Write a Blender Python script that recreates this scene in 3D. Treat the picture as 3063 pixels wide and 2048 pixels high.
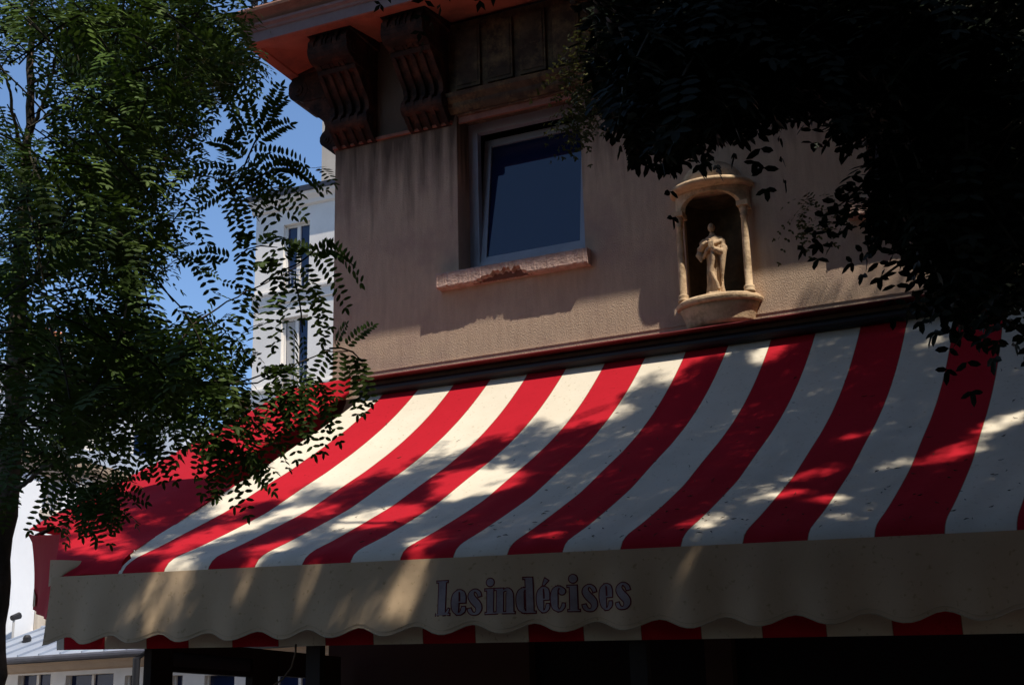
import bpy, bmesh, math, random
import numpy as np
from mathutils import Vector, Matrix
random.seed(7); rng = np.random.default_rng(7)
scene = bpy.context.scene
for o in list(bpy.data.objects): bpy.data.objects.remove(o)

# ------------------------------------------------------------------ camera
PW, PH, FPX = 3063, 2048, 4149.4
YAW, PITCH, ROLL = [math.radians(a) for a in (24.1238, 16.5491, -1.41094)]
CAM = np.array([0, -10.0, 1.65])
cy_, sy_ = math.cos(YAW), math.sin(YAW); cp_, sp_ = math.cos(PITCH), math.sin(PITCH); cr_, sr_ = math.cos(ROLL), math.sin(ROLL)
F_ = np.array([-sy_*cp_, cy_*cp_, sp_]); R0_ = np.array([cy_, sy_, 0]); U0_ = np.cross(R0_, F_)
R_ = cr_*R0_ + sr_*U0_; U_ = -sr_*R0_ + cr_*U0_
cam = bpy.data.cameras.new('camera'); cam_ob = bpy.data.objects.new('camera', cam); scene.collection.objects.link(cam_ob)
cam.sensor_width = 36; cam.lens = 36*FPX/PW; cam.clip_start = 0.1; cam.clip_end = 2000
M = Matrix(((R_[0], U_[0], -F_[0], CAM[0]), (R_[1], U_[1], -F_[1], CAM[1]), (R_[2], U_[2], -F_[2], CAM[2]), (0, 0, 0, 1)))
cam_ob.matrix_world = M
scene.camera = cam_ob

def ray(x, y): return F_ + (x-PW/2)/FPX*R_ - (y-PH/2)/FPX*U_
def on(ax, val, x, y):                      # where the sight line of a photo pixel meets a real plane
    d = ray(x, y); t = (val-CAM[ax])/d[ax]; return CAM + t*d
def at(x, y, dist): return CAM + ray(x, y)*dist
def proj(P):
    v = np.asarray(P, float) - CAM; z = v @ F_
    return PW/2 + FPX*(v @ R_)/z, PH/2 - FPX*(v @ U_)/z

# ------------------------------------------------------------------ light
SUN = np.array([0.471, -0.230, 0.851]); SUN = SUN/np.linalg.norm(SUN)
SUN_EL = math.asin(SUN[2]); SUN_ROT = math.atan2(SUN[0], SUN[1])
world = bpy.data.worlds.new("World"); scene.world = world; world.use_nodes = True
nt = world.node_tree; bg = nt.nodes['Background']
sky = nt.nodes.new('ShaderNodeTexSky'); sky.sky_type = 'NISHITA'; sky.sun_disc = False
sky.sun_elevation = SUN_EL; sky.sun_rotation = SUN_ROT; sky.air_density = 1.0; sky.dust_density = 0.3; sky.ozone_density = 6.0
nt.links.new(sky.outputs[0], bg.inputs[0]); bg.inputs[1].default_value = 0.15
sl = bpy.data.lights.new('sun', 'SUN'); sl.energy = 4.5; sl.angle = math.radians(0.5); sl.color = (1, 0.935, 0.84)
so = bpy.data.objects.new('sun', sl); scene.collection.objects.link(so)
so.rotation_euler = Vector(SUN).to_track_quat('Z', 'Y').to_euler(); so.location = (10, -10, 20)
scene.view_settings.view_transform = 'Standard'; scene.view_settings.look = 'None'
scene.view_settings.exposure = 0.25; scene.view_settings.gamma = 1.0
scene.render.engine = 'CYCLES'
scene.cycles.max_bounces = 6; scene.cycles.transparent_max_bounces = 8

# ------------------------------------------------------------------ helpers
def tag(o, label=None, cat=None, group=None, kind=None):
    if label: o['label'] = label
    if cat: o['category'] = cat
    if group: o['group'] = group
    if kind: o['kind'] = kind
    return o
def empty(name, loc=(0, 0, 0), **k):
    o = bpy.data.objects.new(name, None); scene.collection.objects.link(o); o.location = loc; o.empty_display_size = .1
    return tag(o, **k)
def link(name, me, mat, parent=None, smooth=False, **k):
    o = bpy.data.objects.new(name, me); scene.collection.objects.link(o)
    if mat is not None:
        for m in (mat if isinstance(mat, (list, tuple)) else [mat]): me.materials.append(m)
    if parent is not None:
        o.parent = parent; o.matrix_parent_inverse = Matrix.Translation(-Vector(parent_world(parent)))
    if smooth: me.polygons.foreach_set('use_smooth', [True]*len(me.polygons))
    return tag(o, **k)
def parent_world(p):
    return p.location if p.type == 'EMPTY' else Vector((0, 0, 0))
class MB:
    def __init__(s): s.v = []; s.f = []; s.uv = None
    def add(s, vs, fs):
        n = len(s.v); s.v += [tuple(map(float, p)) for p in vs]; s.f += [tuple(n+i for i in f) for f in fs]; return s
    def box(s, x0, x1, y0, y1, z0, z1):
        return s.add([(x0,y0,z0),(x1,y0,z0),(x1,y1,z0),(x0,y1,z0),(x0,y0,z1),(x1,y0,z1),(x1,y1,z1),(x0,y1,z1)],
                     [(0,3,2,1),(4,5,6,7),(0,1,5,4),(1,2,6,5),(2,3,7,6),(3,0,4,7)])
    def prism(s, prof, axis, a0, a1):       # closed 2D profile extruded along an axis
        n = len(prof); vs = []
        for a in (a0, a1):
            for p in prof: vs.append((a, p[0], p[1]) if axis == 0 else ((p[0], a, p[1]) if axis == 1 else (p[0], p[1], a)))
        fs = [(i, (i+1) % n, n+(i+1) % n, n+i) for i in range(n)] + [tuple(range(n))[::-1], tuple(range(n, 2*n))]
        return s.add(vs, fs)
    def tube(s, pts, rad, k=8, cap=True):
        pts = [np.array(p, float) for p in pts]; r = rad if hasattr(rad, '__len__') else [rad]*len(pts)
        vs = []; fs = []; up = np.array([0.13, 0.31, 0.94])
        for i, p in enumerate(pts):
            t = pts[min(i+1, len(pts)-1)] - pts[max(i-1, 0)]; t = t/(np.linalg.norm(t)+1e-9)
            a = np.cross(t, up); a = a/(np.linalg.norm(a)+1e-9) if np.linalg.norm(a) > 1e-3 else np.array([1., 0, 0])
            b = np.cross(t, a)
            for j in range(k):
                th = 2*math.pi*j/k; vs.append(p + r[i]*(math.cos(th)*a + math.sin(th)*b))
        for i in range(len(pts)-1):
            for j in range(k): fs.append((i*k+j, i*k+(j+1) % k, (i+1)*k+(j+1) % k, (i+1)*k+j))
        if cap: fs += [tuple(range(k))[::-1], tuple(range((len(pts)-1)*k, len(pts)*k))]
        return s.add(vs, fs)
    def lathe(s, c, prof, k=32, a0=0, a1=2*math.pi, sy=1.0):    # prof of (radius, z)
        full = abs(a1-a0) > 6.28; m = k if full else k+1; vs = []; fs = []
        for r, z in prof:
            for j in range(m):
                th = a0+(a1-a0)*j/k; vs.append((c[0]+r*math.cos(th), c[1]+sy*r*math.sin(th), z))
        for i in range(len(prof)-1):
            for j in range(k if full else k): 
                j2 = (j+1) % m
                fs.append((i*m+j, i*m+j2, (i+1)*m+j2, (i+1)*m+j))
        fs.append(tuple(range(m))[::-1]); fs.append(tuple(range((len(prof)-1)*m, len(prof)*m)))
        return s.add(vs, fs)
    def wall(s, ax, c, a0, a1, z0, z1, holes, depth, sgn=1):   # sheet with rectangular openings and their reveals
        xs = sorted({a0, a1} | {h[0] for h in holes} | {h[1] for h in holes}); zs = sorted({z0, z1} | {h[2] for h in holes} | {h[3] for h in holes})
        P = (lambda a, d, z: (a, c+sgn*d, z)) if ax == 1 else (lambda a, d, z: (c+sgn*d, a, z))
        for i in range(len(xs)-1):
            for j in range(len(zs)-1):
                mx, mz = (xs[i]+xs[i+1])/2, (zs[j]+zs[j+1])/2
                if any(h[0] < mx < h[1] and h[2] < mz < h[3] for h in holes): continue
                s.add([P(xs[i],0,zs[j]), P(xs[i+1],0,zs[j]), P(xs[i+1],0,zs[j+1]), P(xs[i],0,zs[j+1])], [(0,1,2,3)])
        for h in holes:
            for (p, q) in (((h[0],h[2]),(h[1],h[2])), ((h[1],h[2]),(h[1],h[3])), ((h[1],h[3]),(h[0],h[3])), ((h[0],h[3]),(h[0],h[2]))):
                s.add([P(p[0],0,p[1]), P(q[0],0,q[1]), P(q[0],depth,q[1]), P(p[0],depth,p[1])], [(0,1,2,3)])
        return s
    def build(s, name, mat, parent=None, smooth=False, **k):
        me = bpy.data.meshes.new(name); me.from_pydata(s.v, [], s.f); me.update()
        return link(name, me, mat, parent, smooth, **k)
def grid_mesh(name, P, UV=None):            # P[i][j] -> xyz
    n, m, _ = P.shape
    idx = np.arange(n*m).reshape(n, m)
    q = np.stack([idx[:-1,:-1], idx[:-1,1:], idx[1:,1:], idx[1:,:-1]], -1).reshape(-1, 4)
    me = bpy.data.meshes.new(name); me.from_pydata(P.reshape(-1, 3).tolist(), [], q.tolist())
    if UV is not None:
        l = me.uv_layers.new(name='UVMap'); uv = UV.reshape(-1, 2)[q.reshape(-1)]; l.data.foreach_set('uv', uv.reshape(-1).astype(np.float32))
    me.update(); return me
def bevel(o, w=.006, seg=2):
    b = o.modifiers.new('bevel', 'BEVEL'); b.width = w; b.segments = seg; b.limit_method = 'ANGLE'; return o

# ------------------------------------------------------------------ materials
def mat(name, col, rough=.8, spec=.3, metal=0, var=None, scale=4, bump=0, bscale=80, trans=0, streak=False, stretch=(1,1,1), var2=None, v2scale=1, detail=6, thr=(.35,.65)):
    m = bpy.data.materials.new(name); m.use_nodes = True; n = m.node_tree; N = n.nodes; L = n.links
    b = N['Principled BSDF']; b.inputs['Roughness'].default_value = rough; b.inputs['Specular IOR Level'].default_value = spec; b.inputs['Metallic'].default_value = metal
    b.inputs['Base Color'].default_value = (*col, 1)
    tc = N.new('ShaderNodeTexCoord'); mp = N.new('ShaderNodeMapping'); L.new(tc.outputs['Object'], mp.inputs[0]); mp.inputs['Scale'].default_value = stretch
    out = None
    def mixn(fac, a, bb):
        x = N.new('ShaderNodeMix'); x.data_type = 'RGBA'; L.new(fac, x.inputs[0])
        if isinstance(a, tuple): x.inputs[6].default_value = (*a, 1)
        else: L.new(a, x.inputs[6])
        x.inputs[7].default_value = (*bb, 1); return x.outputs[2]
    if var:
        t = N.new('ShaderNodeTexNoise'); t.inputs['Scale'].default_value = scale; t.inputs['Detail'].default_value = detail; t.inputs['Roughness'].default_value = .65; L.new(mp.outputs[0], t.inputs['Vector'])
        r = N.new('ShaderNodeMapRange'); r.inputs[1].default_value = thr[0]; r.inputs[2].default_value = thr[1]; L.new(t.outputs[0], r.inputs[0])
        out = mixn(r.outputs[0], col, var)
        if var2:
            t2 = N.new('ShaderNodeTexNoise'); t2.inputs['Scale'].default_value = v2scale; t2.inputs['Detail'].default_value = 8; t2.inputs['Roughness'].default_value = .7; L.new(tc.outputs['Object'], t2.inputs['Vector'])
            r2 = N.new('ShaderNodeMapRange'); r2.inputs[1].default_value = .48; r2.inputs[2].default_value = .68; L.new(t2.outputs[0], r2.inputs[0])
            out = mixn(r2.outputs[0], out, var2)
        L.new(out, b.inputs['Base Color'])
    if bump:
        t = N.new('ShaderNodeTexNoise'); t.inputs['Scale'].default_value = bscale; t.inputs['Detail'].default_value = 5; L.new(mp.outputs[0] if streak else tc.outputs['Object'], t.inputs['Vector'])
        bp = N.new('ShaderNodeBump'); bp.inputs['Strength'].default_value = min(1, bump); bp.inputs['Distance'].default_value = .01*max(1, bump); L.new(t.outputs[0], bp.inputs['Height']); L.new(bp.outputs[0], b.inputs['Normal'])
    if trans:
        tr = N.new('ShaderNodeBsdfTranslucent'); mx = N.new('ShaderNodeMixShader'); mx.inputs[0].default_value = trans
        if out is not None: L.new(out, tr.inputs[0])
        else: tr.inputs[0].default_value = (*col, 1)
        L.new(b.outputs[0], mx.inputs[1]); L.new(tr.outputs[0], mx.inputs[2]); L.new(mx.outputs[0], N['Material Output'].inputs[0])
    return m
RED = (0.52, 0.012, 0.024); CREAM = (0.82, 0.73, 0.57)
def stucco():
    m = mat('rough_stucco', (.62, .45, .315), rough=.95, spec=.1, var=(.52, .37, .26), scale=3, stretch=(6, 6, 1.0), var2=(.45, .31, .24), v2scale=1.3, detail=8)
    N = m.node_tree.nodes; L = m.node_tree.links; b = N['Principled BSDF']
    base = b.inputs['Base Color'].links[0].from_socket
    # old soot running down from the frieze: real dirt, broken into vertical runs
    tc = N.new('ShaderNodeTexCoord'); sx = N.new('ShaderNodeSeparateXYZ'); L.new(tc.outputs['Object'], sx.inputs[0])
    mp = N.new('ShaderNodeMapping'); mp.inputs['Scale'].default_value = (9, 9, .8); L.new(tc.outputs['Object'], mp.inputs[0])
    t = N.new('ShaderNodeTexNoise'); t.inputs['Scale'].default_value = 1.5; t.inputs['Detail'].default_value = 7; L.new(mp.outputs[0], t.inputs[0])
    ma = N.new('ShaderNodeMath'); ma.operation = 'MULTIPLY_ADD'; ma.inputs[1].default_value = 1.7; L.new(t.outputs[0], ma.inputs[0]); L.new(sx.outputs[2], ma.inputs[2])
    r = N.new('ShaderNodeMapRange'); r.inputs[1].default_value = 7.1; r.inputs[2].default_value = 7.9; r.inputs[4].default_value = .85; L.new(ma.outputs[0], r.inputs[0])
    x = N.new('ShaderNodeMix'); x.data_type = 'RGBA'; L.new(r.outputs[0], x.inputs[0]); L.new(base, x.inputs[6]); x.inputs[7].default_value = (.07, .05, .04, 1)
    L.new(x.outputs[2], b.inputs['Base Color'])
    # scraped render: grains plus vertical tooling
    g = N.new('ShaderNodeTexNoise'); g.inputs['Scale'].default_value = 130; g.inputs['Detail'].default_value = 4
    mp2 = N.new('ShaderNodeMapping'); mp2.inputs['Scale'].default_value = (1, 1, .55); L.new(tc.outputs['Object'], mp2.inputs[0]); L.new(mp2.outputs[0], g.inputs[0])
    g2 = N.new('ShaderNodeTexNoise'); g2.inputs['Scale'].default_value = 12; g2.inputs['Detail'].default_value = 3
    mp3 = N.new('ShaderNodeMapping'); mp3.inputs['Scale'].default_value = (2.2, 2.2, .25); L.new(tc.outputs['Object'], mp3.inputs[0]); L.new(mp3.outputs[0], g2.inputs[0])
    ad = N.new('ShaderNodeMath'); ad.operation = 'MULTIPLY_ADD'; ad.inputs[1].default_value = .4; L.new(g2.outputs[0], ad.inputs[0]); L.new(g.outputs[0], ad.inputs[2])
    bp = N.new('ShaderNodeBump'); bp.inputs['Strength'].default_value = .8; bp.inputs['Distance'].default_value = .007; L.new(ad.outputs[0], bp.inputs['Height']); L.new(bp.outputs[0], b.inputs['Normal'])
    return m
def cloth(name, col, stripes=False, trans=.14):
    m = mat(name, col, rough=.9, spec=.15); N = m.node_tree.nodes; L = m.node_tree.links; b = N['Principled BSDF']
    tc = N.new('ShaderNodeTexCoord'); uv = N.new('ShaderNodeSeparateXYZ'); L.new(tc.outputs['UV'], uv.inputs[0])
    def math_(op, a, bb=None, c=None):
        x = N.new('ShaderNodeMath'); x.operation = op
        for i, q in enumerate((a, bb, c)):
            if q is None: continue
            if isinstance(q, (int, float)): x.inputs[i].default_value = q
            else: L.new(q, x.inputs[i])
        return x.outputs[0]
    if stripes:
        fr = math_('FRACT', math_('DIVIDE', math_('ADD', uv.outputs[0], 4.98+.668*20), .668))
        isred = math_('LESS_THAN', fr, .5)
        mx = N.new('ShaderNodeMix'); mx.data_type = 'RGBA'; L.new(isred, mx.inputs[0]); mx.inputs[6].default_value = (*CREAM, 1); mx.inputs[7].default_value = (*RED, 1); base = mx.outputs[2]
    else:
        rg = N.new('ShaderNodeRGB'); rg.outputs[0].default_value = (*col, 1); base = rg.outputs[0]
    if stripes:
        ed = math_('ABSOLUTE', math_('SUBTRACT', math_('FRACT', math_('MULTIPLY', fr, 2)), .5)); seam = math_('GREATER_THAN', ed, .490)
        ms0 = N.new('ShaderNodeMix'); ms0.data_type = 'RGBA'; ms0.blend_type = 'MULTIPLY'; L.new(seam, ms0.inputs[0]); L.new(base, ms0.inputs[6]); ms0.inputs[7].default_value = (.62, .5, .42, 1); base = ms0.outputs[2]
    # soiling specks and faint stains
    t = N.new('ShaderNodeTexNoise'); t.inputs['Scale'].default_value = 2.3; t.inputs['Detail'].default_value = 9; t.inputs['Roughness'].default_value = .7; L.new(tc.outputs['Object'], t.inputs[0])
    r = N.new('ShaderNodeMapRange'); r.inputs[1].default_value = .42; r.inputs[2].default_value = .75; r.inputs[4].default_value = .22; L.new(t.outputs[0], r.inputs[0])
    m1 = N.new('ShaderNodeMix'); m1.data_type = 'RGBA'; m1.blend_type = 'MULTIPLY'; L.new(r.outputs[0], m1.inputs[0]); L.new(base, m1.inputs[6]); m1.inputs[7].default_value = (.62, .55, .42, 1)
    t2 = N.new('ShaderNodeTexNoise'); t2.inputs['Scale'].default_value = 38; t2.inputs['Detail'].default_value = 5; L.new(tc.outputs['Object'], t2.inputs[0])
    r2 = N.new('ShaderNodeMapRange'); r2.inputs[1].default_value = .62; r2.inputs[2].default_value = .72; r2.inputs[4].default_value = .5; L.new(t2.outputs[0], r2.inputs[0])
    m2 = N.new('ShaderNodeMix'); m2.data_type = 'RGBA'; m2.blend_type = 'MULTIPLY'; L.new(r2.outputs[0], m2.inputs[0]); L.new(m1.outputs[2], m2.inputs[6]); m2.inputs[7].default_value = (.5, .42, .25, 1)
    L.new(m2.outputs[2], b.inputs['Base Color'])
    w = N.new('ShaderNodeTexNoise'); w.inputs['Scale'].default_value = 4.5; w.inputs['Detail'].default_value = 3; L.new(tc.outputs['Object'], w.inputs[0])
    bp = N.new('ShaderNodeBump'); bp.inputs['Strength'].default_value = .35; bp.inputs['Distance'].default_value = .02; L.new(w.outputs[0], bp.inputs['Height']); L.new(bp.outputs[0], b.inputs['Normal'])
    tr = N.new('ShaderNodeBsdfTranslucent'); ms = N.new('ShaderNodeMixShader'); ms.inputs[0].default_value = trans
    L.new(m2.outputs[2], tr.inputs[0]); L.new(b.outputs[0], ms.inputs[1]); L.new(tr.outputs[0], ms.inputs[2]); L.new(ms.outputs[0], N['Material Output'].inputs[0])
    return m
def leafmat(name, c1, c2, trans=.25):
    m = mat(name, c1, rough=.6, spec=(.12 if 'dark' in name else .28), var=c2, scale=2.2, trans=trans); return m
def glass(name, col=(.01, .012, .018), rough=.03):
    return mat(name, col, rough=rough, spec=.6)
MT = dict(
    stucco=stucco(),
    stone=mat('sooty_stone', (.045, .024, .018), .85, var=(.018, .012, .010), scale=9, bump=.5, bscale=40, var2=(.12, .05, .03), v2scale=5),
    frieze=mat('sooty_frieze_stone', (.12, .085, .055), .9, var=(.05, .035, .025), scale=5, bump=.6, bscale=30, var2=(.22, .16, .08), v2scale=6),
    soffit=mat('red_soffit', (.52, .17, .11), .9, var=(.40, .13, .09), scale=3, bump=.3, bscale=60, var2=(.20, .09, .07), v2scale=1.5),  # red-orange tone with darker random patches
    fascia=mat('weathered_cornice_stone', (.36, .27, .26), .9, var=(.30, .22, .22), scale=8, bump=.3, bscale=90),
    corn2=mat('rusty_cornice_moulding', (.38, .19, .13), .9, var=(.26, .14, .10), scale=6, bump=.3, bscale=60),
    sill=mat('chipped_sill_stone', (.62, .42, .34), .95, var=(.45, .30, .24), scale=14, stretch=(1, 1, 4), bump=1.0, bscale=55, var2=(.35, .22, .17), v2scale=6),
    sillbreak=mat('broken_mortar', (.22, .09, .06), 1, bump=.8, bscale=60),
    lintel=mat('lintel_stone', (.40, .18, .13), .9, var=(.25, .12, .09), scale=8, bump=.4, bscale=40),
    pvc=mat('window_frame_pvc', (.42, .44, .50), .4, .4, var=(.34, .36, .42), scale=5),
    blackglass=glass('window_glass', (.006, .016, .060)),  # blue base tint stands in for the sky's reflection
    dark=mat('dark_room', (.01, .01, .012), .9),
    shrine=mat('shrine_stone', (.74, .54, .33), .85, var=(.56, .39, .23), scale=12, bump=.5, bscale=45, var2=(.28, .18, .10), v2scale=7),
    nichedark=mat('shaded_niche', (.16, .11, .065), .9, var=(.07, .05, .03), scale=8, bump=.4, bscale=40),  # stone colour darkened to stand in for shade inside the recess
    statue=mat('statue_stone', (.60, .42, .25), .8, var=(.40, .27, .16), scale=20, bump=.5, bscale=70),
    hood=mat('red_awning_rail', (.12, .012, .014), .6, .3),
    canopy=cloth('striped_canvas', CREAM, True), red=cloth('red_canvas', RED, False, .10), cream=cloth('cream_canvas', (.66, .48, .30), False, .10),
    letter=mat('letter_grey', (.42, .34, .33), .85, var=(.27, .21, .21), scale=9), outline=mat('letter_outline', (.16, .015, .02), .9),
    bark=mat('bark', (.16, .12, .085), .95, var=(.08, .06, .045), scale=12, stretch=(1, 1, .3), bump=1.0, bscale=45, var2=(.38, .28, .22), v2scale=3.0),
    twig=mat('twig_bark', (.04, .035, .02), .9),
    leaf=leafmat('leaf_green', (.050, .105, .012), (.10, .15, .026), .20),
    leafd=leafmat('leaf_shade_dark', (.010, .017, .007), (.015, .022, .009), .06),  # leaf colour lowered to near black in place of the crown's deep shade
    leafy=leafmat('young_leaf', (.13, .12, .03), (.09, .10, .03)),
    white=mat('white_render', (.88, .82, .73), .9, var=(.80, .74, .66), scale=.5, bump=.2, bscale=20, var2=(.72, .67, .60), v2scale=.3),
    whiteb=mat('bright_render', (.80, .80, .80), .9, var=(.72, .72, .73), scale=.4, bump=.2, bscale=15),
    beige=mat('beige_render', (.60, .52, .42), .9, var=(.52, .44, .35), scale=1),
    band=mat('tan_band', (.50, .37, .26), .9, var=(.42, .31, .22), scale=1.5),
    zinc=mat('zinc_roof', (.34, .38, .44), .45, .5, metal=.2, var=(.28, .31, .37), scale=.8),
    zincd=mat('dark_zinc', (.10, .10, .12), .5, .4, metal=.2, var=(.07, .07, .08), scale=3),
    pot=mat('clay_pot', (.60, .22, .10), .9),
    iron=mat('black_iron', (.012, .011, .012), .5, .4),
    wood=mat('dark_shop_wood', (.018, .012, .010), .6, .3, var=(.03, .018, .013), scale=3),
    tint=mat('tinted_panel', (.06, .055, .06), .3, .5),
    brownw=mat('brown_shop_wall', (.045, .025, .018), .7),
    brownb=mat('brown_render', (.13, .085, .055), .9, var=(.10, .065, .04), scale=1),
    cord=mat('cord', (.12, .08, .05), .8),
    asphalt=mat('asphalt', (.07, .055, .045), .9, var=(.055, .043, .036), scale=2, bump=.4, bscale=150),
    pave=mat('pavement', (.11, .10, .09), .9, var=(.08, .075, .07), scale=2, bump=.3, bscale=60),
    litter=mat('dry_litter', (.06, .045, .02), .9), curtain=mat('curtain', (.45, .43, .40), .9), louver=mat('grey_shutter', (.30, .32, .36), .6),
)

# ------------------------------------------------------------------ ground
g = MB().add([(-300,-300,0),(300,-300,0),(300,300,0),(-300,300,0)], [(0,1,2,3)]).build('ground', MT['asphalt'], kind='structure')
MB().box(-6.9, 14, -4.2, .4, .004, .13).build('pavement', MT['pave'], kind='structure')

# ------------------------------------------------------------------ corner building
XC = -6.2
bld = empty('corner_building', (XC, 0, 0), label='brown stucco corner building with carved cornice brackets above the striped awning', cat='building')
W1 = (-4.96, -3.80); W2 = (-1.48, -.32); WZ = (5.60, 7.06); NI = (-2.95, -2.45, 4.98, 5.86)
wb = MB()
wb.wall(1, 0.0, XC, 9.0, 4.62, 7.20, [(W1[0], W1[1], *WZ), (W2[0], W2[1], *WZ), (2.0, 3.16, *WZ), (5.48, 6.64, *WZ), NI], .30)
wb.wall(1, 0.0, XC, 9.0, 7.20, 7.96, [], .3)
wb.wall(1, 0.0, XC, 9.0, 8.25, 14.0, [(-4.9, -3.8, 8.5, 10.6), (-1.4, -.3, 8.5, 10.6), (2.1, 3.2, 8.5, 10.6)], .30)
wb.wall(0, XC, 0.0, 9.5, 0.0, 14.0, [(2.0, 3.1, 5.6, 7.06), (5.2, 6.3, 5.6, 7.06)], .30)
wb.add([(XC,9.5,0),(9,9.5,0),(9,9.5,14),(XC,9.5,14)], [(3,2,1,0)]).add([(9,0,0),(9,9.5,0),(9,9.5,14),(9,0,14)], [(0,1,2,3)]).add([(XC,0,14),(9,0,14),(9,9.5,14),(XC,9.5,14)], [(0,1,2,3)])
wb.build('wall', MT['stucco'], bld)
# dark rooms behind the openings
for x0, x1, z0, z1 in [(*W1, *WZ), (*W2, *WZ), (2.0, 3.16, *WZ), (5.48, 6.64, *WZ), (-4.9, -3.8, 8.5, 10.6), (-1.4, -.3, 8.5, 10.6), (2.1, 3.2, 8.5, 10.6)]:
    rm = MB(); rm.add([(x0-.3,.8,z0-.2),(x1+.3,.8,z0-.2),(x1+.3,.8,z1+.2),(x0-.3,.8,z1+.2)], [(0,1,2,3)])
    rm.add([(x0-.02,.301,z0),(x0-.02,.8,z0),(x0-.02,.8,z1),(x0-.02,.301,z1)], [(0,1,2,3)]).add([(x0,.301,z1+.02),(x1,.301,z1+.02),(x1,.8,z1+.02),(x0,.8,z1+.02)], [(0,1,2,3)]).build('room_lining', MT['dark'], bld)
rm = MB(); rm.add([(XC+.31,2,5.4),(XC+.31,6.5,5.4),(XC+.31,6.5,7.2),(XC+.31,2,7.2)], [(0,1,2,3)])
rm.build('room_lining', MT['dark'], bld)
# cornice: profile (outward offset q, z), wrapped round the corner. front offset q, side offset .8 q
prof = [(0,7.975),(.56,7.875),(.57,7.862),(.68,7.852),(.69,7.862),(.69,7.957),(.705,7.965),(.712,7.985),(.74,8.0),(.745,8.02),(.725,8.026),(.725,8.036),(.745,8.06),(.77,8.085),(.80,8.11),(.805,8.135),(.80,8.15),(0,8.26)]
def cornice(name, a, b, m):
    vs = []; fs = []; pr = prof[a:b+1]
    for q, z in pr: vs += [(XC-.8*q, 9.6, z), (XC-.8*q, -q, z), (9.1, -q, z)]
    for i in range(len(pr)-1):
        for j in range(2): fs.append((3*i+j, 3*i+j+1, 3*i+4+j, 3*i+3+j))
    return MB().add(vs, fs).build(name, m, bld)
cornice('soffit', 0, 4, MT['soffit']); cornice('cornice', 4, 9, MT['fascia']); cornice('cornice', 9, 17, MT['corn2'])
# brackets
bp_ = [(0,7.955),(.575,7.93),(.585,7.905),(.545,7.885),(.525,7.87),(.53,7.83),(.557,7.80),(.562,7.75),(.54,7.69),(.49,7.645),(.43,7.60),(.38,7.56),(.33,7.50),(.26,7.42),(.20,7.37),(.165,7.33),(.15,7.28),(.155,7.24),(.185,7.215),(.205,7.18),(.205,7.14),(.185,7.10),(.15,7.07),(.12,7.045),(.06,6.99),(0,6.975)]
def bracket_mesh():
    w = .20; mb = MB()
    up = [(p, z) for p, z in bp_ if z <= 7.935 and z > 7.59]; lo = [(p, z) for p, z in bp_ if z < 7.57]
    def off(pr, k): return [(-(max(0, p-k)), z) for p, z in pr]
    # upper scroll: core with rounded raised bands, ending in an undercut lip
    mb.prism([(0,7.93)]+off(up, .02)+[(-.30,7.585),(0,7.585)], 0, -w+.006, w-.006)
    for c, hw in ((-w+.03, .030), (-.075, .020), (-.03, .012), (.03, .012), (.075, .020), (w-.03, .030)):
        mb.prism([(0,7.93)]+off(up, 0)+[(-.40,7.588),(0,7.588)], 0, c-hw, c+hw)
    mb.prism([(0,7.965),(-.578,7.938),(-.592,7.91),(-.55,7.888),(-.53,7.872),(0,7.872)], 0, -w-.022, w+.022)
    # lower part: deep flutes between five ribs under a flat lip
    mb.prism([(0,7.584)]+[(-.345,7.584)]+off(lo, .045)+[(0,6.975)], 0, -w+.014, w-.014)
    mb.prism([(0,7.583),(-.40,7.583),(-.385,7.545),(0,7.545)], 0, -w+.004, w-.004)
    for c in (-.178, -.089, 0, .089, .178):
        hw = .020; mb.prism([(0,7.544),(-.384,7.544)]+[(-p, z) for p, z in lo if z < 7.53]+[(0,6.975)], 0, c-hw, c+hw)
    for dx, rr in ((.004, 1.0), (.016, .55), (.024, .25)):
        mb.tube([(-w-dx, -.455, 7.715), (w+dx, -.455, 7.715)], .105*rr, 18); mb.tube([(-w-dx, -.135, 7.145), (w+dx, -.135, 7.145)], .068*rr, 16)
    me = bpy.data.meshes.new('bracket'); me.from_pydata(mb.v, [], mb.f); me.update(); me.materials.append(MT['stone']); return me
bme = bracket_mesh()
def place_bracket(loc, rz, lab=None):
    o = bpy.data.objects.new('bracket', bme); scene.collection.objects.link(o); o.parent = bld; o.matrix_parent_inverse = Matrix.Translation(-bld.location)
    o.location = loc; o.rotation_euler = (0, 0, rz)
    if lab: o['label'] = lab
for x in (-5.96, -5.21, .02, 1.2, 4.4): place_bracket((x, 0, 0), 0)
for y in (.25, 2.4, 5.0): place_bracket((XC, y, 0), -math.pi/2)
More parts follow.
